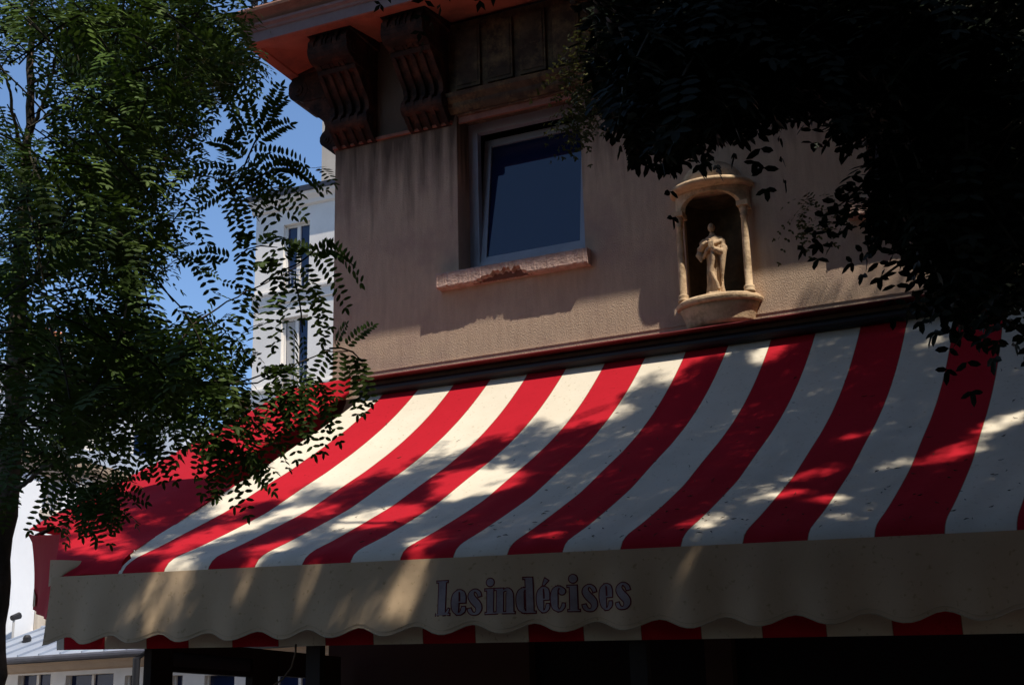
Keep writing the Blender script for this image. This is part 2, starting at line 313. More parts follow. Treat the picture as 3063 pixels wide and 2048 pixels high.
# string course under the brackets and frieze panels above the windows
sc = MB().box(XC-.012, -5.0, -.03, .02, 6.985, 7.012).box(-3.72, -1.5, -.03, .02, 6.985, 7.012)
sc.box(XC-.03, XC-.001, .02, 9, 6.985, 7.012)
sc.build('string_course', MT['lintel'], bld)
for x0, x1 in ((-5.03, -3.66), (-1.56, -.20), (1.92, 3.28)):
    fz = MB().box(x0, x1, -.045, -.004, 7.235, 7.94)
    for k in range(4):
        a = x0+.10+k*(x1-x0-.12)/4; b_ = a+(x1-x0-.12)/4-.07
        fz.box(a, b_, -.075, -.046, 7.27, 7.86); fz.box(a+.02, b_-.02, -.083, -.076, 7.30, 7.83)
    bevel(fz.build('frieze_panel', MT['frieze'], bld), .006)
    md = MB().prism([(-.004,7.07),(-.02,7.07),(-.05,7.10),(-.06,7.115),(-.065,7.15),(-.11,7.19),(-.12,7.23),(-.004,7.232)], 0, x0-.09, x1+.09)
    md.build('lintel_moulding', MT['frieze'], bld)
    MB().box(x0, x1, .03, .06, 7.00, 7.058).build('lintel_strip', MT['lintel'], bld)
# balcony rail on top of the cornice
rl = MB(); X0r, Y0r = XC-.52, -.66
for z in (8.215, 8.30, 9.10): rl.box(X0r, 9, Y0r-.012, Y0r+.012, z, z+.022).box(X0r-.012, X0r+.012, Y0r+.013, 9.4, z, z+.022)
for i in range(110):
    x = X0r+.02+i*.13; 
    if x > 8.9: break
    rl.box(x-.007, x+.007, Y0r-.007, Y0r+.007, 8.14 if i % 8 == 0 else 8.215, 9.10)
    th = np.linspace(0, 2*math.pi, 10)
    rl.tube([(x+.065+.045*math.cos(t), Y0r, 8.27+.028*math.sin(t)) for t in th], .007, 5, False)
for i in range(60): y = Y0r+.1+i*.14; rl.box(X0r-.007, X0r+.007, y-.007, y+.007, 8.215, 9.10)
rl.build('balcony_railing', MT['iron'], bld)

def window_unit(x0, x1, tilt, tag_label=None):
    z0, z1 = WZ[0]+.055, WZ[1]; yf = .235; fw = .088
    root = MB().wall(1, yf, x0, x1, z0, z1, [(x0+fw, x1-fw, z0+fw, z1-fw)], .07)
    root.box(x0, x1, yf-.02, yf+.07, z0-.05, z0-.001)
    w = root.build('window', MT['pvc'], bld, label=tag_label)
    # sash, hinged at its foot and leaning into the room
    sw = .07; h = z1-z0-2*fw+.03; L = x1-x0-2*fw+.03
    T = Matrix.Translation((x0+fw-.015, yf+.012, z0+fw-.02)) @ Matrix.Rotation(-tilt, 4, 'X')
    def tr(mb): mb.v = [tuple(T @ Vector(p)) for p in mb.v]; return mb
    s = MB().wall(1, 0, 0, L, 0, h, [(sw, L-sw, sw, h-sw)], .022); s.wall(1, .06, 0, L, 0, h, [(sw+.012, L-sw-.012, sw+.012, h-sw-.012)], .001)
    s.add([(0,0,0),(0,0,h),(0,.06,h),(0,.06,0)], [(0,1,2,3)]).add([(L,0,0),(L,0,h),(L,.06,h),(L,.06,0)], [(3,2,1,0)]).add([(0,0,h),(L,0,h),(L,.06,h),(0,.06,h)], [(0,1,2,3)]).add([(0,0,0),(L,0,0),(L,.06,0),(0,.06,0)], [(3,2,1,0)])
    tr(s).build('sash', MT['pvc'], w)
    tr(MB().add([(sw,.02,sw),(L-sw,.02,sw),(L-sw,.02,h-sw),(sw,.02,h-sw)], [(0,1,2,3)])).build('pane', MT['blackglass'], w)
window_unit(*W1, math.radians(8), 'grey framed window tilted open above the chipped sill'); window_unit(*W2, 0); window_unit(2.0, 3.16, 0); window_unit(5.48, 6.64, 0)
def sill(x0, x1, chip):
    n = 120; xs = np.linspace(x0, x1, n); vs = []; fs = []
    r = np.random.default_rng(3 if chip else 5)
    for i, x in enumerate(xs):
        c = 0
        if chip and -4.76 < x < -4.28:
            u = (x+4.76)/.48; c = .055*min(1, u*2.2)*(1-max(0, (u-.80))*5)*(1+.25*math.sin(x*60)+.2*math.sin(x*131)); c = max(0, c)
        j = .003*math.sin(x*47)+.003*r.normal()
        vs += [(x, .26, 5.600), (x, -.085, 5.585+.3*j), (x, -.10+.3*j, 5.575), (x, -.10+j*.3, 5.468+c+j*.8), (x, -.10+(.045 if c > .004 else 0), 5.462+c*.95+j), (x, -.09+(.05 if c > .004 else 0), 5.452+j), (x, .0, 5.452)]
    for i in range(n-1):
        for k in range(6): fs.append((7*i+k, 7*i+k+1, 7*(i+1)+k+1, 7*(i+1)+k))
    fs += [tuple(range(7)), tuple(range(7*(n-1), 7*n))[::-1]]
    o = MB().add(vs, fs).build('sill', MT['sill'], bld, label='sill with a long piece broken off its lower edge' if chip else None)
    if chip:
        MB().box(-4.80, -4.26, -.052, -.03, 5.452, 5.53).build('broken_edge', MT['sillbreak'], o)
sill(-5.13, -3.75, True); sill(-1.66, -.20, False); sill(1.85, 3.31, False); sill(5.33, 6.79, False)
# ground floor shop front under the awning
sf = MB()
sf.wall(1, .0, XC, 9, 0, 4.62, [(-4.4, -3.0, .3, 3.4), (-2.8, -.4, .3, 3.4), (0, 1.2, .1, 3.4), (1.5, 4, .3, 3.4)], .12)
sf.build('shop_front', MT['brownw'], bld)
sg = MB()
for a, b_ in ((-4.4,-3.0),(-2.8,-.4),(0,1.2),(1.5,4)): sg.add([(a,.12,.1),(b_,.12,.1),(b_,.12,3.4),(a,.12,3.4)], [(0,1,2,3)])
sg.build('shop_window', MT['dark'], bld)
# hidden seam above the awning rail
MB().box(-5.9, 9, -.006, .002, 4.83, 4.838).build('drip_seam', MT['stucco'], bld)

# ------------------------------------------------------------------ wall shrine and statue
SX = -2.705
shr = empty('wall_shrine', (SX, 0, 4.75), label='domed stone wall shrine with two columns between the windows, above the awning', cat='shrine')
A0, A1 = math.pi, 2*math.pi
MB().lathe((SX, .0), [(.262,4.768),(.268,4.80),(.30,4.89),(.318,4.925)], 40, A0, A1, .62).build('bracket', MT['shrine'], shr, True)
pl = MB().lathe((SX, .0), [(.318,4.926),(.338,4.934),(.345,4.95),(.343,4.966),(.325,4.98),(.318,4.986),(.0,4.988)], 48, A0, A1, .68); bevel(pl.build('base_plate', MT['shrine'], shr), .003)
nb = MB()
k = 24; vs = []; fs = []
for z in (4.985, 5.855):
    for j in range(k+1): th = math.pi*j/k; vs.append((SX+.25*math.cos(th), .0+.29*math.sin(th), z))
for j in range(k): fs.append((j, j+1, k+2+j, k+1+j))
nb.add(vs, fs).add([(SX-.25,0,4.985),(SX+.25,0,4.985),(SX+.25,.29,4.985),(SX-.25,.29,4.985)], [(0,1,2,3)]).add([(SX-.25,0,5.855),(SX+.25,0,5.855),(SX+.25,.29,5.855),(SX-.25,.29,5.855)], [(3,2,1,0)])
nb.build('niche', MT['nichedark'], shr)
for sx in (-1, 1):
    cx = SX+sx*.262; cyy = -.085
    c = MB().lathe((cx, cyy), [(.045,4.987),(.045,5.005),(.038,5.012),(.043,5.025),(.040,5.04),(.029,5.05),(.030,5.2),(.028,5.4),(.024,5.60),(.030,5.608),(.030,5.62),(.024,5.63),(.034,5.66),(.036,5.69)], 20)
    c.build('column', MT['shrine'], shr, True)
    MB().box(cx-.045, cx+.045, cyy-.045, -.002, 5.691, 5.73).build('capital', MT['shrine'], shr)
# arched front under the dome
ar = MB(); vs = []; fs = []; k = 40
for j in range(k+1):
    th = math.pi+math.pi*j/k; x = SX+.305*math.cos(th); y = .165*math.sin(th)
    u = abs(math.cos(th)); zb = 5.731 if u > .80 else 5.731+.115*math.sqrt(max(0, 1-(u/.80)**2))
    vs += [(x, y, zb), (x, y, 5.875), (SX+(x-SX)*.86, y*.80, zb)]
for j in range(k): fs += [(3*j, 3*j+3, 3*j+4, 3*j+1), (3*j+2, 3*j+5, 3*j+3, 3*j)]
ar.add(vs, fs).build('arch', MT['shrine'], shr)
dm = [(.31,5.876),(.335,5.885),(.342,5.90),(.338,5.918),(.30,5.924),(.262,5.926)] + [(.255*math.cos(t), 5.928+.215*math.sin(t)) for t in np.linspace(0.05, math.pi/2-.02, 12)]
MB().lathe((SX, .0), dm, 40, A0, A1, .82).build('dome', MT['shrine'], shr, True)

def statue():
    root = empty('statue', (SX-.01, -.06, 4.99), label='small robed stone statue standing inside the domed wall shrine', cat='statue')
    bx, by, bz = SX-.01, -.05, 4.99
    H = .60
    # robed body: rings from hem to neck, with vertical folds
    rings = [(0.03,.068,.052,0,0),(0.05,.070,.054,0,0),(0.12,.062,.050,0,0),(0.20,.058,.048,.002,0),(0.28,.058,.048,.004,0),(0.35,.060,.050,.004,-.004),(0.40,.066,.054,.002,-.006),(0.44,.072,.054,0,-.006),(0.475,.070,.048,0,-.002),(0.50,.060,.040,0,0),(0.515,.026,.026,0,-.004),(0.535,.022,.022,0,-.008)]
    n = 72; P = []
    for h, rx, ry, ox, oy in rings_interp(rings, 60):
        row = []
        for j in range(n):
            th = 2*math.pi*j/n
            f = 1.0
            if h < .36:
                a = 1-max(0, h-.25)/.11
                f += a*(.10*math.sin(9*th+3*h*6+1.5*math.sin(th*2)) + .05*math.sin(17*th-h*20))
            else:
                f += .06*math.sin(6*th+h*60)*max(0, (.5-h)/.14)
            # diagonal drape across the hips
            d = math.sin(th-.9-h*9); f += .07*max(0, d)**3*(1 if .18 < h < .46 else 0)
            row.append((bx+ox+rx*f*math.cos(th), by+oy+ry*f*math.sin(th), bz+h))
        P.append(row)
    me_v = MB(); P = np.array(P); m = P.shape[0]
    vs = P.reshape(-1, 3).tolist(); fs = [(i*n+j, i*n+(j+1) % n, (i+1)*n+(j+1) % n, (i+1)*n+j) for i in range(m-1) for j in range(n)]
    fs += [tuple(range(n))[::-1], tuple(range((m-1)*n, m*n))]
    me_v.add(vs, fs)
    # head, a little bowed, with brow, nose, chin, ears and hair as one ellipsoid relief
    hc = np.array([bx, by-.016, bz+.578]); nv = 20; nh = 28; hv = []; hf = []
    for i in range(nv+1):
        ph = math.pi*i/nv
        for j in range(nh):
            th = 2*math.pi*j/nh; d = np.array([math.sin(ph)*math.cos(th), math.sin(ph)*math.sin(th), math.cos(ph)])
            r = np.array([.026, .030, .037])
            k = 1.0
            front = max(0, -d[1])
            if front > .5:
                k += .22*math.exp(-((d[0]/.14)**2+((d[2]+.08)/.16)**2))      # nose
                k -= .10*math.exp(-(((abs(d[0])-.32)/.14)**2+((d[2]-.10)/.10)**2))  # eye sockets
                k += .08*math.exp(-((d[0]/.3)**2+((d[2]+.72)/.15)**2))       # chin
                k += .05*math.exp(-((d[0]/.25)**2+((d[2]+.42)/.07)**2))      # lips
            k += .10*math.exp(-(((abs(d[0])-.95)/.12)**2+(d[2]/.25)**2))     # ears
            if d[2] > .35 or d[1] > .2: k += .07+.03*math.sin(11*th+9*ph)     # hair
            hv.append(hc+d*r*k)
    for i in range(nv):
        for j in range(nh): hf.append((i*nh+j, i*nh+(j+1) % nh, (i+1)*nh+(j+1) % nh, (i+1)*nh+j))
    me_v.add(hv, hf)
    # arms: right arm bent to the chest, left one gathering the cloak
    me_v.tube([(bx-.058,by,bz+.487),(bx-.084,by-.005,bz+.455),(bx-.098,by-.02,bz+.40),(bx-.082,by-.05,bz+.405),(bx-.05,by-.075,bz+.43),(bx-.02,by-.080,bz+.445)], [.024,.029,.028,.026,.021,.014], 12)
    me_v.tube([(bx+.055,by,bz+.487),(bx+.080,by-.005,bz+.45),(bx+.092,by-.02,bz+.385),(bx+.075,by-.055,bz+.355),(bx+.035,by-.078,bz+.375),(bx+.01,by-.082,bz+.385)], [.024,.030,.031,.028,.022,.014], 12)
    for (hx, hz, s) in ((bx-.012, bz+.448, 1), (bx+.004, bz+.388, -1)):
        for q in range(4): me_v.tube([(hx, by-.082, hz-.010+q*.007), (hx+s*.016, by-.090, hz-.010+q*.007), (hx+s*.024, by-.084, hz-.012+q*.007)], [.0045,.004,.0032], 6)
        me_v.tube([(hx, by-.082, hz+.012), (hx+s*.010, by-.090, hz+.020)], [.005,.004], 6)
    # hanging sleeves and cloak fold
    me_v.tube([(bx-.094,by-.02,bz+.42),(bx-.102,by-.03,bz+.36),(bx-.088,by-.045,bz+.30)], [.030,.034,.008], 10)
    me_v.tube([(bx+.09,by-.02,bz+.41),(bx+.085,by-.04,bz+.33),(bx+.075,by-.045,bz+.22),(bx+.068,by-.04,bz+.12)], [.030,.026,.018,.006], 10)
    me_v.tube([(bx+.02,by-.068,bz+.40),(bx+.012,by-.070,bz+.30),(bx-.012,by-.066,bz+.20),(bx+.03,by-.062,bz+.10),(bx+.04,by-.06,bz+.05)], [.022,.018,.020,.016,.016], 10)
    me_v.tube([(bx+.08,by-.02,bz+.46),(bx+.03,by-.066,bz+.43),(bx-.03,by-.070,bz+.38),(bx-.075,by-.03,bz+.33)], [.016,.018,.018,.012], 10)
    # open book held at the waist, feet
    me_v.box(bx-.012, bx+.034, by-.100, by-.086, bz+.385, bz+.445)
    for sx in (-.03, .03): me_v.tube([(bx+sx,by-.03,bz+.038),(bx+sx*1.1,by-.072,bz+.032)], [.016,.011], 8)
    o = me_v.build('figure', MT['statue'], root, False)
    rmd = o.modifiers.new('remesh', 'REMESH'); rmd.mode = 'VOXEL'; rmd.voxel_size = .0042; rmd.use_smooth_shade = True
    sm = o.modifiers.new('smooth', 'SMOOTH'); sm.iterations = 2; sm.factor = .4
    MB().lathe((bx, by), [(.105,4.989),(.108,5.0),(.10,5.015),(.09,5.022)], 14).build('plinth', MT['statue'], root)
def rings_interp(r, n):
    r = np.array(r); hs = np.linspace(r[0,0], r[-1,0], n)
    return [(h, *[float(np.interp(h, r[:,0], r[:,c])) for c in range(1, 5)]) for h in hs]
statue()

# ------------------------------------------------------------------ striped awning
PR = np.array([(0,4.67),(.1,4.56),(.25,4.42),(.40,4.285),(.58,4.135),(.81,3.96),(1.06,3.79),(1.34,3.62),(1.65,3.45),(2.03,3.235),(2.37,3.075),(2.68,2.935),(2.90,2.845),(2.97,2.812),(3.005,2.78),(3.02,2.74),(3.022,2.66)])
HL = np.array([(0,-5.86),(.12,-5.861),(.45,-5.924),(.86,-5.962),(1.44,-5.999),(1.73,-6.05),(2.08,-6.065),(2.53,-6.026),(2.92,-5.935),(3.0,-5.89),(3.1,-5.89)])
KX = .0733
def smooth_profile(n=70):
    s = np.r_[0, np.cumsum(np.hypot(*np.diff(PR, axis=0).T))]; t = np.linspace(0, s[-1], n)
    p = np.interp(t, s, PR[:,0]); z = np.interp(t, s, PR[:,1])
    for _ in range(2):
        p[1:-1] = (p[:-2]+2*p[1:-1]+p[2:])/4; z[1:-1] = (z[:-2]+2*z[1:-1]+z[2:])/4
    return p, z
LG = np.array([(0,0),(.5,.6),(.8,.9),(1.1,1),(1.5,.85),(1.9,.65),(2.4,.45),(2.8,.2),(3,0)])
def zshift(p, x):                       # front bar runs slightly downhill; the cloth is pulled tighter towards its left end
    x0 = x+KX*p; return -(p/3.0)*.0375*(x+4.3) + .088*np.exp(-np.maximum(x0+5.65, -.6)/.6)*np.interp(p, LG[:,0], LG[:,1])
pp, zz = smooth_profile()
rows = [(p, z) for p, z in zip(pp, zz)] + [(3.022-.002*i, 2.66-.04*i) for i in range(1, 12)]
rows = [r for r in rows if r[1] > 2.30] + [(rows[-1][0], 2.268)]
awn = empty('striped_awning', (-3, -.1, 4.7), label='big red and cream striped shop awning with cream scalloped valance', cat='awning')
N_ = 220; XR = 1.9
P = np.zeros((len(rows), N_+1, 3)); UV = np.zeros((len(rows), N_+1, 2))
for i, (p, z) in enumerate(rows):
    xl = np.interp(p, HL[:,0], HL[:,1]); 
    if z < 2.60: xl = -6.60
    elif z < 2.86: xl = -5.90
    x = np.linspace(xl, XR, N_+1)
    w = .006*np.sin(x*9.0+p*1.3)*math.sin(math.pi*min(1, p/3)) + .004*np.sin(x*23+p*5)*(p/3)
    fold = .010*np.sin(x*5.1+.6*np.sin(x*2))*(1 if z < 2.85 else 0)
    P[i,:,0] = x; P[i,:,1] = -p + fold*(.5); P[i,:,2] = z+zshift(p, x)+w
    if z < 2.66: P[i,:,2] = z+zshift(3.0, x)+.03; P[i,:,1] += .27
    UV[i,:,0] = x + KX*(3.0 if z < 2.66 else p); UV[i,:,1] = i/len(rows)
link('canopy', grid_mesh('canopy', P, UV), MT['canopy'], awn, True)
# red corner gusset beside the canopy
G = []; ps = np.linspace(1.60, 2.96, 24)
GL = np.array([(1.60,-6.62),(1.75,-6.98),(1.84,-7.28),(2.38,-6.96),(2.96,-6.45)]); HR = np.array([(1.6,-6.02),(2.08,-6.055),(2.53,-6.016),(2.92,-5.925),(2.97,-5.90)])
for p in ps:
    a = np.interp(p, GL[:,0], GL[:,1]); b_ = np.interp(p, HR[:,0], HR[:,1]); xs = np.linspace(a, b_, 12)
    z = np.interp(p, PR[:,0], PR[:,1])
    G.append([(x, -p, z+zshift(p, x)+.003+.012*math.sin(7*p+3*x)) for x in xs])
G.append([(x, -3.01-.01*math.sin(9*x), 2.74+zshift(3, x)+.012*math.sin(11*x)) for x in np.linspace(-6.44, -5.88, 12)])
link('corner_gusset', grid_mesh('corner_gusset', np.array(G)), MT['red'], awn, True)
# cream flap over the front corner
fl = np.array([[(-6.43+.26*u*math.sqrt(1-.85*v*v), -3.035-.02*math.sin(3*u), 2.93-.025*u-v*(.17-.10*u*u)+.0*u) for u in np.linspace(0, 1, 8)] for v in np.linspace(0, 1, 8)])
link('corner_flap', grid_mesh('corner_flap', fl), MT['cream'], awn, True)
# rail hood on the wall
hd = MB().prism([(-.004,4.742),(-.004,4.766),(-.10,4.756),(-.185,4.738),(-.195,4.728),(-.18,4.722)], 0, -5.86, XR+.05)
hd.build('rail_hood', MT['hood'], awn)
MB().tube([(-5.86,-.09,4.64),(XR,-.09,4.64)], .045, 12).build('roller_tube', MT['iron'], awn)
MB().tube([(-5.75,-.03,4.52),(-5.80,-.5,4.08),(-5.85,-1.34,3.5),(-5.90,-2.88,2.74)], .018, 8).build('arm', MT['iron'], awn)
MB().tube([(-6.40,-2.90,2.76),(XR,-2.90,2.46)], .022, 10).build('front_bar', MT['iron'], awn)
# valance
PER = .355
def vtop(x): return 2.815-.0347*(x+6.4)
def vy(x, z):
    t = np.clip((vtop(x)-z)/.45, 0, 1)
    return -3.062 - .018*t*np.cos(2*math.pi*(x+3.908)/PER)*(1+.4*np.sin(x*1.9)) - .020*t*np.sin(x*3.1+1) - .008*t*np.sin(x*7.3+z*3) - .022*t*t + .006*np.sin(x*13+z*5)*t
XV = np.linspace(-6.385, XR, 420); V = np.zeros((22, 420, 3))
for j, x in enumerate(XV):
    dip = 2.304-.032*(x+3.908); c = .5+.5*math.cos(2*math.pi*(x+3.908)/PER); zb = dip+.052*(1-c)**1.15
    zs = np.linspace(vtop(x)+.012*math.sin(x*1.7)*0, zb, 22)
    V[:,j,0] = x; V[:,j,2] = zs; V[:,j,1] = [vy(x, z) for z in zs]
val = link('valance', grid_mesh('valance', V), MT['cream'], awn, True)
e = MB()
def hem(off, r):
    pts = []
    for x in XV[::2]:
        dip = 2.304-.032*(x+3.908); c = .5+.5*math.cos(2*math.pi*(x+3.908)/PER); zb = dip+.052*(1-c)**1.15+off
        pts.append((x, float(vy(x, zb))-.002, zb))
    e.tube(pts, r, 5)
hem(0, .0032); hem(.022, .0012)
e.build('hem', mat('hem_tan', (.50,.38,.24), .9), val)

# lettering "Les indécises": fat strokes with a red outline, following the valance cloth
BL0, BL1 = (-3.597, 2.400), (-2.452, 2.366)
U0 = (BL1[0]-BL0[0])/1375.0               # the line of letters measured 1375 units wide
def S(pts): return ('s', pts)
def letters():
    out = []; xh = 175
    def stem(x, w, y0, y1): out.append(S([(x, y0, w), (x, y1, w)]))
    def hbar(x0, x1, y, h): out.append(('h', x0, x1, y, h))
    def circ(x, y, r): out.append(('c', x, y, r))
    def serif(x, w, y, up): hbar(x-w/2-13, x+w/2+13, y, 9)
    def fat_e(x, acc=False):
        w = 94
        out.append(S([(x+24+10*math.sin(t)*0, 12+151*u, 0) for u, t in ()] or [(x+40, 4, 10), (x+27, 30, 38), (x+23, 60, 46), (x+22, 90, 48), (x+23, 120, 46), (x+28, 148, 36), (x+42, 171, 10)]))
        out.append(S([(x+38, 171, 8), (x+58, 170, 14), (x+72, 154, 30), (x+76, 130, 34), (x+76, 100, 34), (x+76, 92, 34)]))
        hbar(x+40, x+92, 90, 9)
        out.append(S([(x+36, 4, 8), (x+60, 8, 16), (x+76, 26, 26), (x+80, 44, 28), (x+80, 56, 18)]))
        if acc: out.append(S([(x+52, 188, 10), (x+62, 206, 20), (x+76, 226, 30)]))
    def fat_s(x):
        out.append(S([(x+84, 128, 22), (x+78, 150, 24), (x+60, 168, 18), (x+42, 172, 12), (x+24, 152, 30), (x+22, 128, 42), (x+36, 104, 46), (x+56, 82, 48), (x+74, 60, 44), (x+78, 36, 38), (x+66, 12, 26), (x+46, 3, 12), (x+24, 10, 20), (x+12, 28, 26), (x+9, 42, 20)]))
    def fat_i(x, w=46): stem(x, w, 0, xh); serif(x, w, 4, 0); hbar(x-w/2-16, x, xh-4, 9); circ(x, 222, 27)
    # L
    stem(45, 52, 0, 245); hbar(0, 88, 4, 9); hbar(4, 84, 241, 9)
    out.append(S([(66, 3, 5), (86, 16, 18), (98, 44, 6)])); hbar(60, 104, 4, 9)
    fat_e(118); fat_s(228)
    fat_i(390)
    stem(462, 46, 0, xh); serif(462, 46, 4, 0); hbar(424, 462, xh-4, 9)
    out.append(S([(478, 150, 6), (500, 168, 12), (520, 166, 26), (530, 140, 44), (531, 60, 46), (531, 0, 46)])); hbar(495, 562, 4, 9)
    # d
    out.append(S([(628, 4, 10), (604, 30, 38), (599, 60, 46), (598, 90, 48), (599, 120, 46), (606, 150, 36), (628, 171, 10)])); hbar(612, 646, 168, 9); hbar(612, 646, 7, 9)
    stem(662, 48, 0, 245); hbar(624, 662, 241, 9); hbar(662, 700, 4, 9)
    fat_e(712, True)
    # c
    out.append(S([(872, 4, 10), (846, 30, 40), (841, 60, 48), (840, 90, 50), (841, 120, 48), (848, 150, 38), (872, 171, 10)])); hbar(856, 884, 168, 9)
    circ(898, 138, 22); out.append(S([(878, 169, 8), (898, 156, 18), (908, 140, 18)])); out.append(S([(868, 4, 8), (890, 10, 16), (906, 34, 22), (908, 54, 14)]))
    fat_i(974)
    fat_s(1030); fat_e(1148); fat_s(1270)
    return out
def text_mesh(grow, lift, sl_):
    mb = MB(); n = 0
    k = 1375/1372.
    def put(poly):
        nonlocal n
        vs = []
        for (x, y) in poly:
            X = BL0[0]+x*U0*k; Zb = BL0[1]+(BL1[1]-BL0[1])*(x/1375); Z = Zb+y*U0*.92
            vs.append((X, float(vy(X, Z))-lift-.00002*n, Z))
        mb.add(vs, [tuple(range(len(vs)))]); n += 1
    for L in letters()[sl_]:
        if L[0] == 's':
            pts = np.array(L[1], float); m = len(pts)
            # resample the spine smoothly
            s = np.r_[0, np.cumsum(np.hypot(*np.diff(pts[:,:2], axis=0).T))]; t = np.linspace(0, s[-1], max(4, m*4))
            q = np.stack([np.interp(t, s, pts[:,c]) for c in range(3)], 1)
            for _ in range(2): q[1:-1] = (q[:-2]+2*q[1:-1]+q[2:])/4
            d = np.gradient(q[:,:2], axis=0); d /= np.linalg.norm(d, axis=1)[:,None]+1e-9
            if grow: q[0,:2] -= d[0]*grow; q[-1,:2] += d[-1]*grow
            nn = np.stack([-d[:,1], d[:,0]], 1); hw = q[:,2:3]/2+grow
            a = q[:,:2]+nn*hw; b = q[:,:2]-nn*hw
            for i in range(len(q)-1): 
                if i: n -= 1
                put([a[i], a[i+1], b[i+1], b[i]])
        elif L[0] == 'h':
            _, x0, x1, y, h = L; g = grow; put([(x0-g, y-h/2-g), (x1+g, y-h/2-g), (x1+g, y+h/2+g), (x0-g, y+h/2+g)])
        else:
            _, x, y, r = L; put([(x+(r+grow)*math.cos(a), y+(r+grow)*math.sin(a)) for a in np.linspace(0, 2*math.pi, 20)[:-1]])
    return mb
for sl_ in (slice(0, 10), slice(10, None)):
    text_mesh(8, .0008, sl_).build('word_outline', MT['outline'], val); text_mesh(0, .0030, sl_).build('word', MT['letter'], val)

# leaf litter caught on the cloth: fallen twigs and leaflets
lt = MB()
def surf(x, p):
    z = float(np.interp(p, pp, zz)); return np.array([x, -p, z+zshift(p, x)])
for i in range(260):
    x = random.uniform(-5.6, 1.0) if i % 3 else random.uniform(-3.5, .6); p = random.choice([random.uniform(.5, 2.9), random.uniform(2.0, 2.92), 3-abs(random.gauss(0, .35))]); p = min(2.93, max(.3, p))
    if x < -4.6 and random.random() < .7: continue
    a = random.uniform(0, 6.28); l = random.uniform(.008, .022); u = surf(x+l*math.cos(a), min(2.95, p+l*math.sin(a))); v = surf(x, p); w = surf(x-l*math.cos(a+.6), max(.2, p-l*math.sin(a+.6)))
    for q in (u, v, w): q[2] += .008
    lt.tube([u, v, w], [.0012, random.uniform(.0016, .0035), .001], 4)
lt.build('leaf_litter', MT['litter'], label='fallen twigs and dry leaflets scattered over the striped awning cloth', cat='leaf litter', kind='stuff')

# ------------------------------------------------------------------ red side awning round the corner
sid = empty('side_awning', (-6.2, .05, 4.75), label='plain red side street awning left of the striped awning', cat='awning')
crest = [((1048,1127),-.02),((1000,1140),-.0),((892,1156),-.0),((835,1180),0),((705,1255),0),((517,1357),0),((336,1452),0),((183,1526),0),((118,1562),0),((85,1583),0)]
lowe = [((1048,1164),-.03),((1004,1194),-.08),((930,1238),-.30),((868,1275),-.48),((779,1331),-.75),((651,1405),-1.05),((545,1468),-1.32),((450,1522),-1.55),((340,1570),-1.72),((233,1593),-1.84)]
A_ = np.array([on(1, y, *p) for p, y in crest]); B_ = np.array([on(1, y, *p) for p, y in lowe])
def resample(Q, n):
    s = np.r_[0, np.cumsum(np.linalg.norm(np.diff(Q, axis=0), axis=1))]; t = np.linspace(0, s[-1], n); return np.stack([np.interp(t, s, Q[:,c]) for c in range(3)], 1)
nA = 60; A_ = resample(A_, nA); B_ = resample(B_, nA)
for _ in range(3): A_[1:-1] = (A_[:-2]+2*A_[1:-1]+A_[2:])/4; B_[1:-1] = (B_[:-2]+2*B_[1:-1]+B_[2:])/4
rows_ = []
for v in np.linspace(0, 1, 14): rows_.append(A_*(1-v)+B_*v+np.array([0, 0, .035*math.sin(math.pi*v)]))
for a in np.linspace(.3, 2.6, 6):    # rolled hem under the lower edge
    rows_.append(B_+np.array([0, -.022*math.sin(a), -.022*(1-math.cos(a))]))
link('hip_panel', grid_mesh('hip_panel', np.array(rows_)), MT['red'], sid, True)
rows_ = []
for v in np.linspace(0.002, 1, 10): rows_.append(A_+np.array([0, 6.0*v, -.02*math.sin(v*9)]))
link('canopy', grid_mesh('canopy', np.array(rows_)), MT['red'], sid, True)
At = on(1, 0, 85, 1587); ctop = np.array([on(1, 0, 92, 1592), on(1, -.4, 115, 1600), on(1, -1.84, 233, 1594), (-6.95,-2.40,3.05), (-6.44,-2.99,2.86)]); cbot = np.array([on(1, 0, 98, 1822), on(1, -.6, 110, 1834), on(1, -1.84, 138, 1850), on(1, -2.4, 150, 1860), on(1, -2.99, 166, 1869)])
ctop = resample(ctop, 50); cbot = resample(cbot, 50)
rows_ = []
for v in np.linspace(0, 1, 16):
    q = ctop*(1-v)+cbot*v; q[:,0] += (-.0+.03*math.sin(v*math.pi))*1+.10*max(0, .12-v)*-1*4*np.linspace(1, 0, 50); q[:,1] += .02*np.sin(np.linspace(0, 18, 50))*v; rows_.append(q)
link('corner_drop', grid_mesh('corner_drop', np.array(rows_)), MT['red'], sid, True)
c0, c1 = cbot[0], cbot[0]+(cbot[12]-cbot[0])*.45
MB().add([c0+(0,-.006,.19), c1+(0,-.006,.13), c1+(0,-.006,.045), c0+(0,-.006,.03)], [(0,1,2,3)]).build('cream_stripe', MT['cream'], sid)
q0 = on(1, 0.01, 98, 1822); rows_ = [[(q0[0], y, z) for y in np.linspace(.01, 6, 30)] for z in np.linspace(3.75, q0[2], 6)]
link('valance', grid_mesh('valance', np.array(rows_)), MT['red'], sid, True)
MB().tube([A_[3]+(0,.05,-.05), A_[-1]+(0.05,.05,-.06)], .02, 8).build('arm', MT['iron'], sid)

